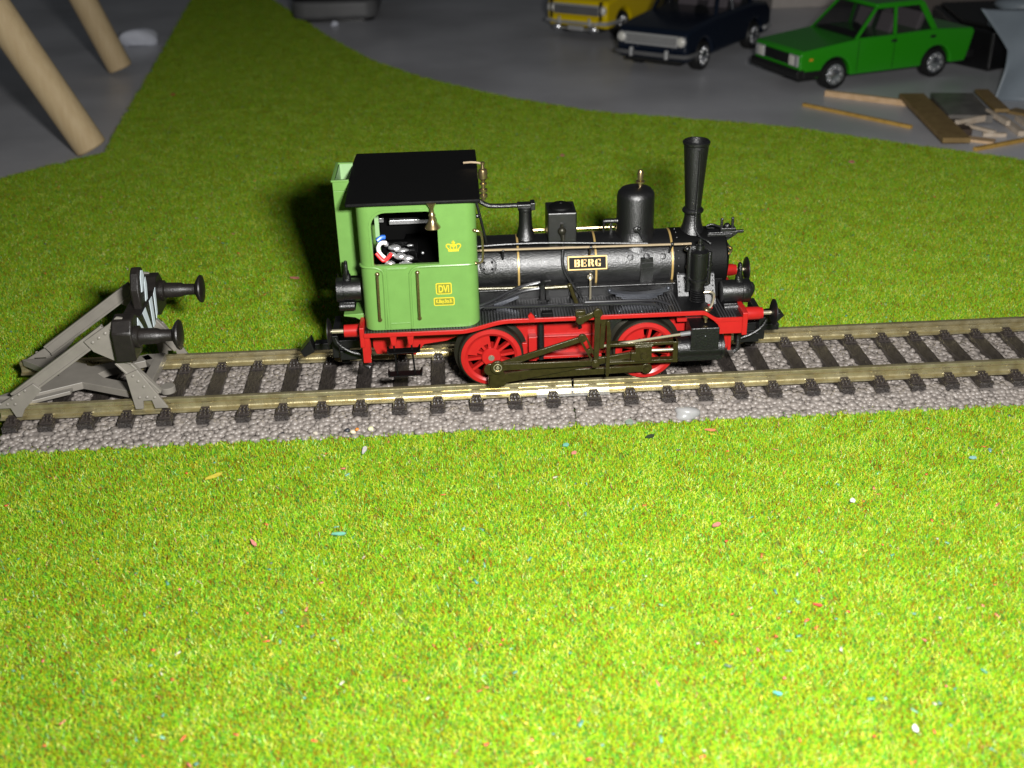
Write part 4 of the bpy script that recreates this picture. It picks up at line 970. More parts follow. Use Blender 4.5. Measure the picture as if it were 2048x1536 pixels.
# --- motion (near side seen, far side alike)
for sd in (-1, 1):
    Y = lambda d: sd * d
    def bar(name, a, b, y, t_, h0, h1, m=MT['olive'], par=lo, bev=.1):
        a3, b3 = Vector((a[0], Y(y), a[1])), Vector((b[0], Y(y), b[1]))
        d = (b3 - a3).normalized(); nn = Vector((-d.z, 0, d.x))
        mb = MB()
        vs = [a3 + nn * h0, a3 - nn * h0, b3 - nn * h1, b3 + nn * h1]
        mb.add([v + Vector((0, s * t_ / 2, 0)) for s in (-1, 1) for v in vs], [(0, 1, 2, 3), (7, 6, 5, 4), (0, 4, 5, 1), (1, 5, 6, 2), (2, 6, 7, 3), (3, 7, 4, 0)])
        return mb
    def eye(mb, c, y, r, t_):
        return mb.cyl((c[0], Y(y - t_ / 2), c[1]), (c[0], Y(y + t_ / 2), c[1]), r, n=20)
    PR, PF = (4.9, 3.0), (31.4, 3.4)
    cr_ = bar("coupling_rod", PR, PF, 12.0, .7, .75, .62); eye(cr_, PR, 12.0, 1.15, .9); eye(cr_, PF, 12.0, 1.0, .9)
    cr_.cyl((PR[0], Y(9.6), PR[1]), (PR[0], Y(12), PR[1]), .6, n=12).cyl((PF[0], Y(9.6), PF[1]), (PF[0], Y(12), PF[1]), .6, n=12)
    cro = cr_.build("coupling_rod", MT['olive'], lo, bevel=.1)
    MB().lathe((PF[0], Y(12.4), PF[1]), [(.62, 0), (.62, .3), (.55, .5), (.01, .6)], (0, sd, 0), 6).build("crank_nut", MT['olive'], cro)
    cn = bar("connecting_rod", (5.0, 3.0), (29.6, 6.8), 13.1, .6, .95, .55); eye(cn, (5.0, 3.0), 13.1, 1.5, 1.0)
    cn.box(3.6, 6.3, min(Y(12.7), Y(13.6)), max(Y(12.7), Y(13.6)), 1.75, 4.4)
    cno = cn.build("connecting_rod", MT['olive'], lo, bevel=.1)
    # return crank
    rc = MB().prism([(3.7, 1.7), (6.5, 2.2), (6.6, 4.2), (6.0, 5.2), (5.9, 6.6), (4.2, 6.6), (3.9, 5.0)], 'y', min(Y(13.7), Y(14.1)), max(Y(13.7), Y(14.1))).build("return_crank", MT['olive'], lo, smooth=0, bevel=.1)
    e1 = bar("a", (5.0, 6.1), (19.7, 10.7), 14.3, .45, .6, .5); eye(e1, (3.95, 5.6), 14.25, 1.1, .45); eye(e1, (19.8, 10.8), 14.3, .62, .55)
    e1.build("eccentric_rod", MT['olive'], lo, bevel=.08)
    e2 = bar("b", (5.2, 6.2), (21.9, 6.3), 14.8, .45, .62, .5); eye(e2, (5.2, 6.2), 14.75, 1.22, .6)
    e2.build("eccentric_rod", MT['olive'], lo, bevel=.08)
    MB().lathe((5.2, Y(15.0), 6.2), [(.75, 0), (.75, .12), (.62, .14), (.55, .02), (.3, .03), (.3, .16), (.01, .17)], (0, sd, 0), 18).build("crank_pin", MT['steel'], lo)
    lk = MB()
    for o_ in (-.6, .6):
        lk.obox((19.9 + o_, Y(14.5), 10.9), (22.0 + o_ * .6, Y(14.5), 6.3), (.15, 0, .07), (0, .22, 0))
    eye(lk, (19.8, 10.9), 14.5, .75, .5); eye(lk, (22.0, 6.3), 15.2, .75, .5)
    lk.cyl((21.0, Y(14.2), 8.4), (21.0, Y(14.8), 8.4), .45, n=12)
    lk.build("slotted_link", MT['olive'], lo, bevel=.05)
    hg = bar("c", (22.3, 15.7), (22.1, 6.3), 15.2, .45, .5, .42); eye(hg, (22.3, 15.8), 15.2, .8, .7); eye(hg, (22.1, 6.3), 15.4, .55, .4)
    hg.build("lifting_link", MT['olive'], lo, bevel=.08)
    h2 = bar("c2", (23.5, 13.6), (23.2, 8.4), 13.6, .45, .42, .42); eye(h2, (23.5, 13.4), 13.6, .62, .5)
    h2.build("lifting_link", MT['olive'], lo, bevel=.08)
    lv = bar("d", (19.5, 14.4), (21.9, 15.5), 14.7, .5, .6, .45); eye(lv, (19.4, 14.4), 14.7, .75, .7)
    lv.box(18.6, 20.3, min(Y(13.8), Y(14.7)), max(Y(13.8), Y(14.7)), 14.9, 16.0)
    lv.build("lifting_arm", MT['olive'], lo, bevel=.1)
    mb = MB().prism([(23.95, 13.9), (24.4, 13.9), (24.75, 11.4), (24.65, 8.6), (24.5, 3.6), (24.2, 3.0), (23.9, 3.6), (24.0, 9.0)], 'y', min(Y(13.2), Y(14.5)), max(Y(13.2), Y(14.5)))
    mb.sph((24.2, Y(14.0), 13.2), .45).build("motion_bracket", MT['olive'], lo, smooth=20, bevel=.08)
    MB().prism([(23.9, 13.8), (24.9, 13.8), (26.9, 13.2), (26.0, 12.4), (25.0, 11.0), (24.7, 9.0), (23.95, 9.0)], 'y', min(Y(11.9), Y(12.6)), max(Y(11.9), Y(12.6))).build("bracket_web", MT['black'], lo, smooth=20, bevel=.06)
    sbm = MB()
    sbm.box(24.4, 36.3, min(Y(12.6), Y(13.9)), max(Y(12.6), Y(13.9)), 8.65, 9.2).box(24.4, 36.3, min(Y(12.6), Y(13.9)), max(Y(12.6), Y(13.9)), 5.2, 5.8).box(35.6, 36.5, min(Y(12.5), Y(14.0)), max(Y(12.5), Y(14.0)), 5.2, 9.2)
    sbm.build("slide_bar", MT['olive'], lo, smooth=0, bevel=.08)
    ch = MB().box(29.0, 31.9, min(Y(12.7), Y(14.3)), max(Y(12.7), Y(14.3)), 5.75, 8.7).box(28.9, 32.2, min(Y(12.5), Y(14.1)), max(Y(12.5), Y(14.1)), 8.5, 8.9).box(28.3, 29.2, min(Y(13.2), Y(14.3)), max(Y(13.2), Y(14.3)), 6.0, 7.6)
    cho = ch.build("crosshead", MT['olive'], lo, smooth=0, bevel=.12)
    MB().lathe((30.5, Y(14.3), 6.9), [(.68, 0), (.68, .25), (.5, .42), (.01, .48)], (0, sd, 0), 6).build("gudgeon_pin", MT['olive'], cho)
    MB().cyl((31.8, Y(13.3), 7.4), (36.6, Y(13.3), 7.4), .3, n=12).build("piston_rod", MT['steel'], lo)
    MB().cyl((22.4, Y(13.3), 8.5), (37.1, Y(13.3), 10.25), .25, n=10).build("valve_rod", MT['steel'], lo)
    MB().cyl((36.9, Y(13.3), 10.2), (39.2, Y(13.3), 10.45), .42, n=12).build("valve_gland", MT['casing_grey'], lo)
    cy_ = MB().lathe((36.4, Y(12.3), 7.2), [(1.2, -.35), (1.3, 0), (2.05, .05), (2.05, .7), (1.9, .75), (1.9, 7.6), (2.05, 7.65), (2.05, 8.2), (1.4, 8.4), (.01, 8.45)], (1, 0, 0), 36)
    cyo = cy_.build("cylinder", MT['black'], lo)
    MB().prism([(38.55, 7.5), (43.45, 7.5), (43.45, 11.7), (38.55, 11.7)], 'y', min(Y(9.5), Y(14.35)), max(Y(9.5), Y(14.35))).build("steam_chest", MT['black'], cyo, smooth=0, bevel=.14)
    MB().box(36.6, 44.4, min(Y(9.0), Y(13.9)), max(Y(9.0), Y(13.9)), 5.15, 7.2).build("cylinder_casing", MT['black'], cyo, smooth=0, bevel=.3)
    MB().prism([(36.6, 13.6), (43.0, 13.6), (43.2, 11.0), (36.9, 11.0)], 'y', min(Y(8.6), Y(10.0)), max(Y(8.6), Y(10.0))).build("steam_chest_backing", MT['red'], lo, smooth=0, bevel=.08)

# a few grains of dust on the boiler and footplate
q = MB()
for x, y, z in ((5.6, -2.6, 23.7), (8.2, -3.3, 23.25), (14.2, -4.9, 21.3), (27.5, -5.1, 20.7), (28.6, -4.4, 22.1), (34.2, -5.2, 20.3), (18.4, -5.3, 19.6), (6.6, -5.2, 20.1), (12.0, -13.2, 14.9), (30.0, -13.4, 14.9), (26.3, -12.9, 14.9), (41.0, -14.4, 10.2)):
    q.sph((x, y, z), (.075, .06, .05), 5, 4)
stuff(q.build("dust_speck", MT['tissue'], lo, smooth=0))
# ================================================================== model cars (1:50) on the tabletop
def car(name, loc, rz, label, paint, style):
    root = thing(name, loc, label, 'model car', 'model cars parked behind the grass mat', rz)
    W2 = 16.0
    def B(mb, nm, m, par=root, **k):
        return mb.build(nm, m, par, local=True, **k)
    xf, xr, wr = 23.9, -23.9, 5.9
    arch = lambda cx, r=7.0, n=10: [(cx - r * math.cos(pi * i / n), 5.6 + r * math.sin(pi * i / n)) for i in range(n + 1)]
    if style == 'box':
        prof = [(39.0, 6.0), (40.4, 8.5), (40.4, 14.6), (39.4, 15.9), (16.0, 18.4), (-22.5, 19.2), (-40.5, 18.2), (-41.6, 16.8), (-39.6, 8.0), (-38.4, 5.2)]
    else:
        prof = [(38.0, 5.0), (39.6, 8.0), (39.9, 15.0), (38.6, 17.6), (30, 18.8), (15.0, 20.0), (-20.0, 20.3), (-36.0, 18.6), (-40.6, 15.0), (-40.6, 8.0), (-38.4, 5.0)]
    bot = [(xr - 7.0, 5.2)] + arch(xr)[1:-1] + [(xr + 7.0, 5.0), (xf - 7.0, 5.0)] + arch(xf)[1:-1] + [(xf + 7.0, 5.2)]
    body = B(MB().prism(prof + bot, 'y', -W2, W2), "body", paint, smooth=40, bevel=1.7, seg=4)
    B(MB().box(-38, 38, -13, 13, 4.2, 14), "underbody", MT['rubber'], smooth=0)
    zb = 18.6 if style == 'box' else 19.6; zt = 29.6 if style == 'box' else 31.5
    lo_ = [(15.5, 14.6), (-22.5, 14.6)]; hi_ = [(5.0, 12.2), (-15.5, 12.2)]
    bx0, bx1, tx0, tx1 = (-23.0, 15.5, -16.0, 4.5) if style == 'box' else (-22.0, 13.0, -15.0, 5.0)
    rf = [(tx0 - .8, 12.6), (tx0 + 1.2, 13.0), (tx1 - 1.0, 13.0), (tx1 + .9, 12.6)]
    B(MB().prism([(tx0 - .9, -12.4), (tx1 + .9, -12.4), (tx1 + .9, 12.4), (tx0 - .9, 12.4)], 'z', zt - .9, zt + .7), "roof", paint, smooth=30, bevel=.7, seg=3)
    pil = MB()
    midb, midt = -3.2, -4.0
    for s in (-1, 1):
        pil.obox((tx0, s * 12.3, zt - .6), (tx1, s * 12.3, zt - .6), (0, .5, 0), (0, 0, .5))
        for (xb_, xt_, wd) in ((bx1, tx1, .75), (bx0, tx0, 1.3), (midb, midt, .55)):
            pil.obox((xb_, s * 14.7, zb - 1), (xt_, s * 12.0, zt), (wd, 0, 0), (0, .6, .1))
        pil.obox((bx0, s * 14.9, zb - .4), (bx1, s * 14.9, zb - .4), (0, .55, 0), (0, 0, .5))
    B(pil, "window_pillar", paint, smooth=0, bevel=.2)
    gl = MB()
    for s in (-1, 1):
        for a0, a1, c0, c1 in ((bx0 + 2.0, midb - .8, tx0 + 1.4, midt - .8), (midb + .8, bx1 - 1.4, midt + .8, tx1 - .6)):
            pane = MB().add([(a0, s * 14.5, zb), (a1, s * 14.5, zb), (c1, s * 12.1, zt - .6), (c0, s * 12.1, zt - .6)], [(0, 1, 2, 3)])
            B(pane, "side_window", MT['pane'], smooth=0)
    B(MB().add([(bx1 - .2, -14, zb), (bx1 - .2, 14, zb), (tx1, 11.6, zt - .4), (tx1, -11.6, zt - .4)], [(0, 1, 2, 3)]), "windscreen", MT['pane'], smooth=0)
    B(MB().add([(bx0 + .2, -14, zb), (bx0 + .2, 14, zb), (tx0, 11.6, zt - .4), (tx0, -11.6, zt - .4)], [(0, 1, 2, 3)]), "rear_window", MT['pane'], smooth=0)
    st = MB()
    for y in (-7, 7):
        st.box(-3.5, 4.5, y - 4.6, y + 4.6, 14, 18).obox((-3.2, y, 16), (-6.2, y, 25.4), (1.2, 0, .4), (0, 4.4, 0))
    st.box(-17, -9, -11.5, 11.5, 14, 18.4).obox((-16, 0, 16), (-19.2, 0, 25.0), (1.2, 0, .4), (0, 11.4, 0))
    B(st, "seat", MT['seat'], smooth=0, bevel=.6)
    B(MB().box(8.5, 13.5, -13, 13, 15, 19.4), "dashboard", MT['rubber'], smooth=0, bevel=.5)
    sw = MB().lathe((7.4, 5.5, 20.0), [(3.2, 0), (3.2, .6), (2.6, .6), (2.6, 0)], (-.8, 0, .6), 16)
    B(sw, "steering_wheel", MT['rubber'])
    # front end
    if style == 'box':
        B(MB().box(39.9, 40.75, -8.4, 8.4, 10.2, 14.2), "grille", MT['grille'], smooth=0, bevel=.2)
        gs = MB()
        for i in range(5): gs.box(40.7, 40.85, -8.2, 8.2, 10.5 + i * .8, 10.7 + i * .8)
        for s in (-1, 1):
            hl = B(MB().box(40.0, 40.95, min(s * 8.7, s * 14.9), max(s * 8.7, s * 14.9), 10.0, 14.4), "headlight", MT['chromedull'], smooth=0, bevel=.35)
            B(MB().box(40.8, 41.15, min(s * 9.1, s * 12.2), max(s * 9.1, s * 12.2), 10.4, 14.0), "lens", MT['lens'], hl, smooth=0, bevel=.3)
            B(MB().box(34.8, 36.4, s * 16.05 - .1, s * 16.05 + .1, 12.2, 13.1), "side_indicator", MT['amber'], smooth=0)
            for xh in (-1.8, -20.5):
                B(MB().box(xh - 1.5, xh + .9, s * 16.1 - .35, s * 16.1 + .35, 16.0, 17.0), "door_handle", MT['rubber'], smooth=0, bevel=.15)
            for xd in (14.2, -2.6):
                B(MB().box(xd - .1, xd + .1, s * 16 - .06, s * 16 + .06, 6, 18.0), "door_seam", MT['grille'], smooth=0)
        B(MB().prism([(38.4, 5.6), (41.6, 5.8), (42.0, 8.2), (41.4, 9.2), (38.4, 9.0)], 'y', -16.6, 16.6).box(30.6, 39, -16.7, -15.9, 5.8, 8.4).box(30.6, 39, 15.9, 16.7, 5.8, 8.4), "bumper", MT['rubber'], smooth=0, bevel=.5)
        B(MB().box(-42.4, -38.8, -16.4, 16.4, 6.4, 9.4), "bumper", MT['rubber'], smooth=0, bevel=.5)
    else:
        g = MB().box(39.2, 40.5, -12.0, 12.0, 14.9, 15.8).box(39.0, 40.2, -12.0, 12.0, 11.2, 11.8)
        for i in range(24):
            g.box(39.4, 40.2, -11.7 + i * 1.0, -11.4 + i * 1.0, 11.6, 15.2)
        B(g, "grille", MT['chromedull'], smooth=0, bevel=.1)
        B(MB().box(39.0, 39.9, -11.8, 11.8, 11.4, 15.2), "grille_back", MT['casing_grey'], smooth=0)
        for s in (-1, 1):
            hl = B(MB().lathe((38.6, s * 13.4, 13.6), [(2.2, 0), (2.2, 1.4), (1.9, 1.7), (1.85, 1.4)], (1, 0, 0), 20), "headlight", MT['chromedull'])
            B(MB().sph((40.0, s * 13.4, 13.6), (.7, 1.8, 1.8), 12, 8), "lens", MT['lens'], hl)
            B(MB().box(40.4, 42.3, s * 8 - .7, s * 8 + .7, 6.6, 10.2), "overrider", MT['chromedull'], smooth=0, bevel=.4)
        B(MB().tube([(30, -16.8, 8.0), (39, -16.6, 8.0), (41.0, -14.6, 8.0), (41.4, 0, 8.0), (41.0, 14.6, 8.0), (39, 16.6, 8.0), (30, 16.8, 8.0)], .9, 8, 1), "bumper", MT['casing_grey'] if style == 'round' else MT['chromedull'])
        B(MB().tube([(-32, -16.8, 8.0), (-40, -16.4, 8.0), (-42.2, 0, 8.0), (-40, 16.4, 8.0), (-32, 16.8, 8.0)], .9, 8, 1), "bumper", MT['chromedull'])
        if style == 'gt':
            for s in (-1, 1):
                B(MB().sph((41.3, s * 9.6, 5.4), (1.5, 2.2, 1.5), 10, 7), "fog_lamp", MT['chrome'])
                B(MB().box(38.8, 41.0, min(s * 12.6, s * 13.4), max(s * 12.6, s * 13.4), 9.2, 17.4), "bumper_guard", MT['rubber'], smooth=0)
            B(MB().box(39.6, 40.9, -4, 4, 4.2, 6.4).box(39.6, 40.8, -12, 12, 4.6, 5.2), "front_valance", MT['chromedull'], smooth=0, bevel=.2)
            B(MB().box(39.8, 40.6, -11.6, 11.6, 11.2, 15.0), "radiator_grille", MT['casing_grey'], smooth=0)
            B(MB().box(40.2, 41.9, -11.8, 11.8, 8.2, 10.4), "yellow_bumper_bar", paint, smooth=0, bevel=.6)
    for xw in (xf, xr):
        for s in (-1, 1):
            wz = wr
            tw = B(MB().lathe((xw, s * 11.6, wz), [(3.4, 0), (5.5, .1), (wr, .7), (wr, 3.6), (5.5, 4.3), (4.2, 4.5), (3.9, 4.2)], (0, s, 0), 32), "wheel", MT['rubber'])
            nt_ = MB(); hc_ = MB().lathe((xw, s * 15.5, wz), [(4.1, 0), (4.0, .45), (3.0, .3), (2.2, .75), (1.0, 1.15), (.01, 1.2)], (0, s, 0), 24)
            for i in range(8):
                a = 2 * pi * i / 8
                nt_.sph((xw + 2.8 * math.cos(a), s * 16.0, wz + 2.8 * math.sin(a)), (.8, .6, .8), 8, 6)
            B(hc_, "hubcap", MT['chrome'], tw)
            stuff(B(nt_, "hub_glint_bump", MT['silver'], tw))  # bright bumps added to stand in for the glints on the hubcap
    root.scale = (.935 if style == 'box' else .965,) * 3
    return root
def place(fn, rn, left_half=14.0):
    f_, r_ = Vector(fn), Vector(rn)
    d = (f_ - r_).normalized(); right = Vector((d.y, -d.x))
    c = (f_ + r_) / 2 + right * left_half
    return (c.x, c.y, ZT), math.atan2(d.y, d.x)
l_, a_ = place((137.4, 222.0), (181.0, 236.2)); car("green_car", l_, a_, 'bright green saloon model car with chrome wheels, beside the wood strips', MT['car_green'], 'box')
l_, a_ = place((95.5, 260.5), (126.2, 299.0), 13.0); car("navy_car", l_, a_, 'dark navy model car with wide chrome grille, between the yellow and green cars', MT['car_navy'], 'round')
l_, a_ = place((74.5, 333.0), (103.0, 371.0), 13.0); car("yellow_car", l_, a_, 'yellow model car cut off by the top edge, behind the navy car', MT['car_yellow'], 'gt')

# ================================================================== leaning turned wooden legs
for loc, top, r, lab in (((-115.4, 172.0, ZT), (-153.0, 172.0, 74.0), 5.1, 'nearer thicker looking pale wooden leg leaning over the corner of the grass mat'),
                         ((-135.6, 290.0, ZT), (-166.0, 290.0, 80.0), 5.0, 'farther pale wooden leg leaning on the grey tabletop beside the white tissue')):
    b_, e_ = Vector(loc), Vector(top); ax = (e_ - b_).normalized()
    b_ = b_ + ax * 1.0 + Vector((0, 0, r * .25))
    ob = MB().lathe2(b_, e_ + ax * 40, [(r - .5, 0), (r, .004), (r * 1.04, .5), (r * 1.06, 1)], 40)
    root = thing("wooden_leg", loc, lab, 'wooden leg', 'leaning wooden legs')
    ob.build("turned_leg", MT['wood'], root)
# ------------------------------------------------------------------ odds and ends on the table
def lump(name, c, size, m, label, cat, seed, sub=3, amp=.28, rz=0.0):
    bmx = bmesh.new(); bmesh.ops.create_icosphere(bmx, subdivisions=sub, radius=1.0)
    rr = random.Random(seed); ph = [(rr.uniform(1.2, 3.4), rr.uniform(1.2, 3.4), rr.uniform(1.2, 3.4), rr.uniform(0, 6.28)) for _ in range(7)]
    vs = []
    for v in bmx.verts:
        k = 1 + amp * sum(math.sin(a * v.co.x + b * v.co.y + c_ * v.co.z + p_) for a, b, c_, p_ in ph) / 3
        x, y, z = v.co.x * size[0] * k, v.co.y * size[1] * k, max(v.co.z, -.55) * size[2] * k
        vs.append((c[0] + x * math.cos(rz) - y * math.sin(rz), c[1] + x * math.sin(rz) + y * math.cos(rz), c[2] + z + size[2] * .55))
    mb = MB(); mb.add(vs, [tuple(v.index for v in f.verts) for f in bmx.faces]); bmx.free()
    o = bpy.data.objects.new(name, mb.mesh(name, m, Vector(c) * S, 60)); o.location = Vector(c) * S; col.objects.link(o)
    return tag(o, label, cat)
lump("crumpled_tissue", (-141.5, 350, ZT), (8.5, 4.5, 5.0), MT['tissue'], 'crumpled white tissue lying beside the farther wooden leg', 'tissue', 11, 4, .16, .6)
dc = thing("dark_case", (-54, 412, ZT), 'dark grey rounded case with black lid cut off by the top edge, beyond the mat', 'case')
MB().prism(rrect(-78, -36, 390, 440, (7, 7, 7, 7)), 'z', ZT + 1.2, ZT + 10).build("case_body", MT['casing_grey'], dc, bevel=2.0, seg=4)
MB().prism(rrect(-76, -38, 392, 440, (6, 6, 6, 6)), 'z', ZT + .05, ZT + 1.3).build("case_undershade", MT['casing'], dc)  # black slab stands in for the shade under the case body
MB().prism(rrect(-79, -22, 394, 450, (6, 6, 6, 6)), 'z', ZT + 9.8, ZT + 20).build("case_lid", MT['casing'], dc, bevel=1.5, seg=3)
o = lump("white_crumb", (-56.5, 382, ZT), (2.0, 1.6, 1.5), MT['tissue'], 'small white crumb at the mat edge in front of the dark grey case', 'crumb', 5, 2)
pb = thing("pale_carton", (170, 400, ZT), 'pale carton corner showing at the top edge between the navy and green cars', 'carton')
MB().box(159, 200, 388, 430, ZT + .02, ZT + 26).build("carton_body", MT['carton'], pb, smooth=0, bevel=.4)
MB().box(158.6, 200.4, 387.6, 400, ZT + 22, ZT + 26.4).build("carton_flap", MT['carton'], pb, smooth=0, bevel=.3)
db = thing("black_case", (212, 262, ZT), 'black box behind the tail of the green car, under the grey plastic bag', 'black box')
MB().prism([(196, 256), (204, 240), (240, 258), (236, 300), (204, 300)], 'z', ZT + .02, ZT + 15).build("box_body", MT['casing'], db, smooth=0, bevel=1.2, seg=3)
MB().prism([(199, 258), (205, 246), (236, 260), (233, 297), (206, 297)], 'z', ZT + 15, ZT + 16.5).build("box_lid", MT['rubber'], db, smooth=0, bevel=.6)
db2 = thing("brown_carton", (232, 330, ZT), 'dull brown carton standing behind the roof of the green car', 'carton')
MB().box(206, 262, 322, 370, ZT + .02, ZT + 22).build("carton_body", mat("dull_brown_card", (0.10, 0.085, 0.075), .7, var=.1), db2, smooth=0, bevel=.4)
# plastic bag: crumpled sheet standing on the table
nx_, nz_ = 40, 30
V = []
for j in range(nz_ + 1):
    for i in range(nx_ + 1):
        u_, v_ = i / nx_, j / nz_
        x = 187.0 + 62 * u_ + (4.5 * min(v_ / .5, 1) - 5.5 * max(0, v_ - .5) / .5) * (1 - u_)
        y = 195.0 - 12 * u_ + 20 * v_ * v_ + 3.2 * math.sin(5 * u_ + 3 * v_) + 1.6 * math.sin(13 * u_ - 7 * v_ + 1)
        z = ZT + .1 + 34 * v_ - 5 * v_ * v_ + 1.2 * math.sin(9 * u_ + 4 * v_) * v_
        V.append((x, y, z))
F = [(j * (nx_ + 1) + i, j * (nx_ + 1) + i + 1, (j + 1) * (nx_ + 1) + i + 1, (j + 1) * (nx_ + 1) + i) for j in range(nz_) for i in range(nx_)]
mb = MB(); mb.v = V; mb.f = F
bgr = thing("plastic_bag", (215, 190, ZT), 'crumpled blue-grey plastic bag standing at the right edge behind the wood scraps', 'plastic bag')
bo = mb.build("bag_sheet", MT['bag'], bgr, smooth=80)
md = bo.modifiers.new("thickness", 'SOLIDIFY'); md.thickness = .04
lump("bag_fold", (226, 246, ZT + 17), (24, 13, 6), MT['bag'], 'slack grey upper fold of the plastic bag hanging over the black box', 'plastic bag', 9, 4, .35)
# strip wood
def strip(a, b, w_, h, z0, m, label, name="wood_strip", cat="wood strip", yaw=None):
    a, b = Vector((*a, z0 + h / 2)), Vector((*b, z0 + h / 2))
    d = (b - a); n = Vector((-d.y, d.x, 0)).normalized() * (w_ / 2)
    mb = MB().obox(a, b, n, (0, 0, h / 2))
    c = (a + b) / 2
    o = bpy.data.objects.new(name, mb.mesh(name, m, c * S, 0)); o.location = c * S; col.objects.link(o)
    md = o.modifiers.new("bevel", 'BEVEL'); md.width = .008; md.segments = 1
    return tag(o, label, cat, 'scrap wood strips by the mat edge')
zt = ZT + .03
strip((132.8, 213.3), (161.5, 191.0), 1.9, 2.0, zt, MT['pine'], 'pale strip of wood lying in front of the green car near its front wheel')
strip((121.0, 200.2), (147.0, 167.0), 1.3, 1.1, zt, MT['ochrewood'], 'thin ochre strip of wood nearest the mat, left of the broad brown plank')
strip((157.9, 197.5), (151.2, 142.0), 8.2, 1.6, zt + 2.2, MT['brownwood'], 'broad brown plank pointing at the mat, lying across the pale strip', "wood_plank", "wood plank")
strip((167.0, 196.0), (160.0, 157.0), 5.0, 2.0, zt, MT['darkwood'], 'dark brown plank just right of the broad brown plank', "wood_plank", "wood plank")
strip((172.5, 198.5), (167.0, 169.0), 14.0, 2.6, zt + .6, MT['slab'], 'grey flat offcut with a pale front edge among the wood scraps', "flat_offcut", "offcut")
strip((159.9, 163.4), (174.0, 170.0), 1.3, 2.0, zt + 1.2, MT['chip'], 'pale wood strip along the front edge of the grey offcut')
strip((156.0, 154.5), (166.0, 148.0), 4.2, .8, zt, MT['pine'], 'short pinkish flat piece of wood at the foot of the brown plank', "wood_chip", "wood chip")
strip((174.4, 173.8), (174.5, 158.4), 1.3, 1.6, zt + 2.2, MT['chip'], 'pale chip slanting over the others, just right of the grey offcut', "wood_chip", "wood chip")
strip((165.5, 155.6), (172.4, 154.2), 1.6, 1.2, zt, MT['chip'], 'short pale chip lying lowest under the slanting chip', "wood_chip", "wood chip")
strip((163.0, 163.0), (168.4, 153.8), 1.4, 1.0, zt + 1.2, MT['chip'], 'narrow pale chip meeting the lowest chip at its left end', "wood_chip", "wood chip")
strip((179.0, 173.6), (177.4, 154.0), 2.4, 1.6, zt, MT['chip'], 'middle of the three slanting pale chips in front of the plastic bag', "wood_chip", "wood chip")
strip((184.5, 172.4), (183.0, 152.0), 2.2, 1.6, zt, MT['chip'], 'slanting pale chip farthest right, in front of the plastic bag', "wood_chip", "wood chip")
strip((156.5, 140.5), (182.0, 151.0), 1.4, 1.1, zt, MT['ochrewood'], 'ochre strip of wood along the mat at the right edge of the picture')
strip((182.0, 196.5), (177.5, 170.0), 4.5, 1.2, zt + 3.4, MT['brownwood'], 'short brown plank end lying on the grey offcut beside the bag', "wood_plank", "wood plank")
strip((187.0, 183.0), (194.0, 172.0), 5.5, 1.0, zt, MT['brownwood'], 'brown wood offcut lying just in front of the plastic bag', "wood_chip", "wood chip")

# ================================================================== flakes and bits lying on the grass and ballast
TINT = {}
def flake(x, y, l, w_, rot, rgb, label, name="dyed_flake", cat="flake", z=ZG + .05, h=.22, lean=.12):
    key = tuple(rgb)
    if key not in TINT:
        TINT[key] = mat("flake_dye", rgb, .5, var=.12, vscale=12)
    pts = [(-1, -.35), (-.55, -.9), (.2, -1), (.8, -.6), (1, .2), (.6, .9), (-.2, 1), (-.8, .6)]
    mb = MB().prism([(a * l * .43, b * w_ * .43 * (1 + .25 * math.sin(3 * a))) for a, b in pts], 'z', -h / 2, h / 2)
    mb.xform(Matrix.Rotation(rot, 4, 'Z') @ Matrix.Rotation(lean, 4, 'Y') @ Matrix.Rotation(lean * 2, 4, 'X'))
    o = bpy.data.objects.new(name, mb.mesh(name, TINT[key], smooth=0)); o.location = Vector((x, y, z + h)) * S; col.objects.link(o)
    return tag(o, label, cat, 'loose flakes on the grass')
RED, PINK, TEAL, YEL, WHI, BLU = (.55, .07, .05), (.55, .2, .16), (.13, .36, .27), (.50, .42, .05), (.62, .62, .58), (.03, .16, .22)
flake(-42.4, -28.0, 4.0, .75, .75, YEL, 'long yellow flake on the grass below the left part of the track')
flake(-18.1, -22.0, 3.4, .8, 1.45, (.58, .56, .55), 'pale grey curl of fibre standing just below the ballast', "fibre_curl", "fibre")
flake(-20.5, -46.1, 2.6, .6, .12, TEAL, 'bright teal sliver in the middle of the lower left grass')
flake(-33.1, -47.3, 2.0, .6, -1.0, PINK, 'pink flake left of the teal sliver')
flake(-38.7, 56.5, 2.6, .7, .0, PINK, 'pink flake on the grass left of the locomotive shadow')
flake(16.1, -23.4, 1.4, .8, .3, TEAL, 'teal flake just below the ballast under the locomotive')
flake(17.2, -26.1, 1.3, .7, .6, PINK, 'small pink flake beside the teal one under the ballast')
flake(41.4, -20.7, 2.4, .5, -.05, (.55, .2, .1), 'reddish flake below the ballast right of the glue blob')
flake(58.7, -44.1, 1.1, .9, .4, WHI, 'round white flake on the right foreground grass')
flake(36.4, -48.7, 2.0, .7, .5, PINK, 'two-toned pink flake in the middle foreground grass')
flake(82.1, -33.6, 1.6, .6, .0, (.22, .42, .40), 'pale blue flake at the far right below the track')
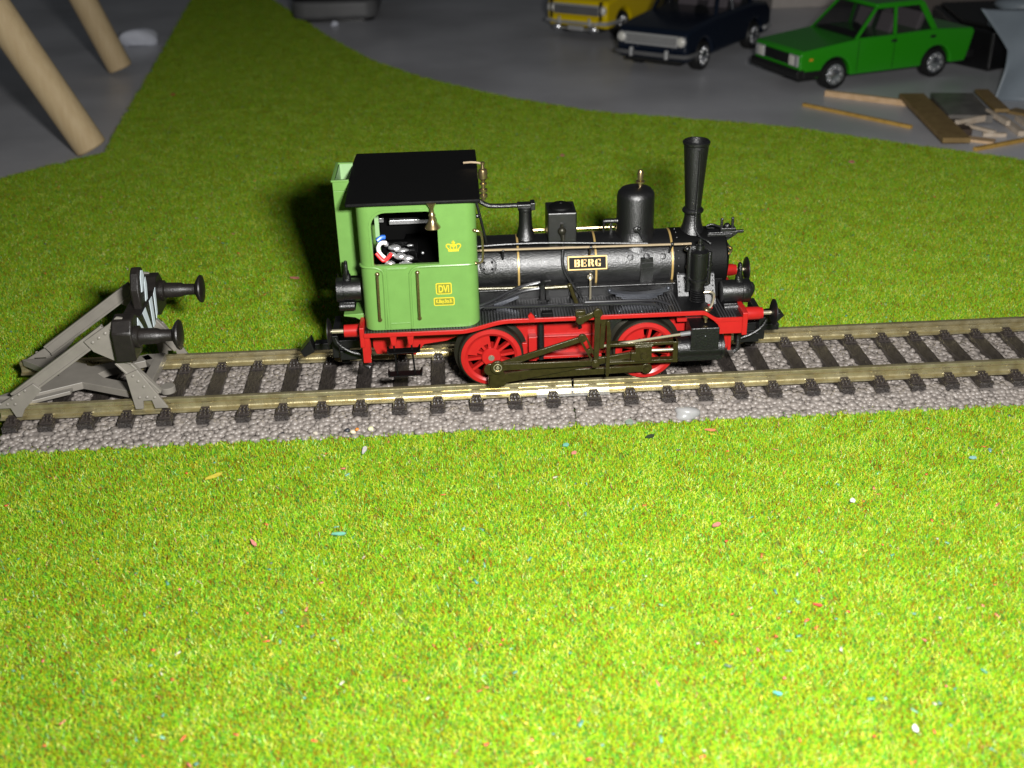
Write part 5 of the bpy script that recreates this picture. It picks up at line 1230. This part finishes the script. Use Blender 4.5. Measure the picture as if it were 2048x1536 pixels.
flake(85.9, -31.6, 1.5, .6, 1.2, (.22, .42, .40), 'pale blue sliver nearest the right picture edge')
flake(50.7, -91.6, .8, 1.1, .2, WHI, 'white flake in the lower right corner of the grass')
flake(-104.8, 241.9, 2.6, 1.3, 1.1, RED, 'red flake near the left mat edge by the nearer wooden leg')
flake(31.5, 145.3, 2.0, 1.2, .6, PINK, 'pink flake on the grass behind the sandbox')
flake(114.4, 127.8, 2.2, 1.4, .0, PINK, 'pink flake on the grass at the far right')
flake(36.2, -84.6, 1.4, .5, -.4, (.1, .4, .3), 'dull teal flake in the bottom middle grass')
flake(46.0, -68.4, 1.5, .35, -.3, RED, 'slim red flake in the lower middle grass')
flake(27.9, -16.7, 1.9, 1.4, .4, (.2, .26, .2), 'greenish grey tuft at the ballast foot right of the rail joint', "tuft", "tuft")
flake(30.7, -21.9, 2.3, .8, .5, (.03, .045, .025), 'dark green chip on the grass below the glue blob', "dark_chip", "chip")
gl_ = lump("glue_blob", (38.3, -15.4, -5.1), (2.3, 1.5, 1.25), MT['glue'], 'milky translucent glue blob on the ballast slope', 'glue blob', 4, 3, .18)
for i, (x, y, z, r, c, lab) in enumerate(((-32.6, -15.6, -4.7, .42, (.02, .02, .025), 'black pebble at the foot of the ballast, leftmost of the loose pebbles'), (-26.9, -15.8, -4.8, .5, (.55, .5, .42), 'cream pebble at the foot of the ballast'),
                                          (-21.4, -15.6, -4.6, .5, (.02, .022, .03), 'black pebble in the middle of the loose pebbles'), (-20.4, -15.9, -4.8, .55, (.6, .52, .36), 'pale cream pebble beside the orange bit'),
                                          (-19.7, -15.5, -4.5, .36, (.6, .2, .03), 'tiny orange bit on the ballast slope'), (-17.3, -15.6, -4.5, .55, (.55, .55, .33), 'yellowish pebble, rightmost of the loose pebbles'))):
    key = tuple(c); TINT[key] = TINT.get(key) or mat("pebble_" + str(i), c, .45, var=.1)
    lump("pebble", (x, y, z), (r, r * .8, r * .8), TINT[key], lab, 'pebble', 20 + i, 2, .2)['group'] = 'loose pebbles on the ballast foot'
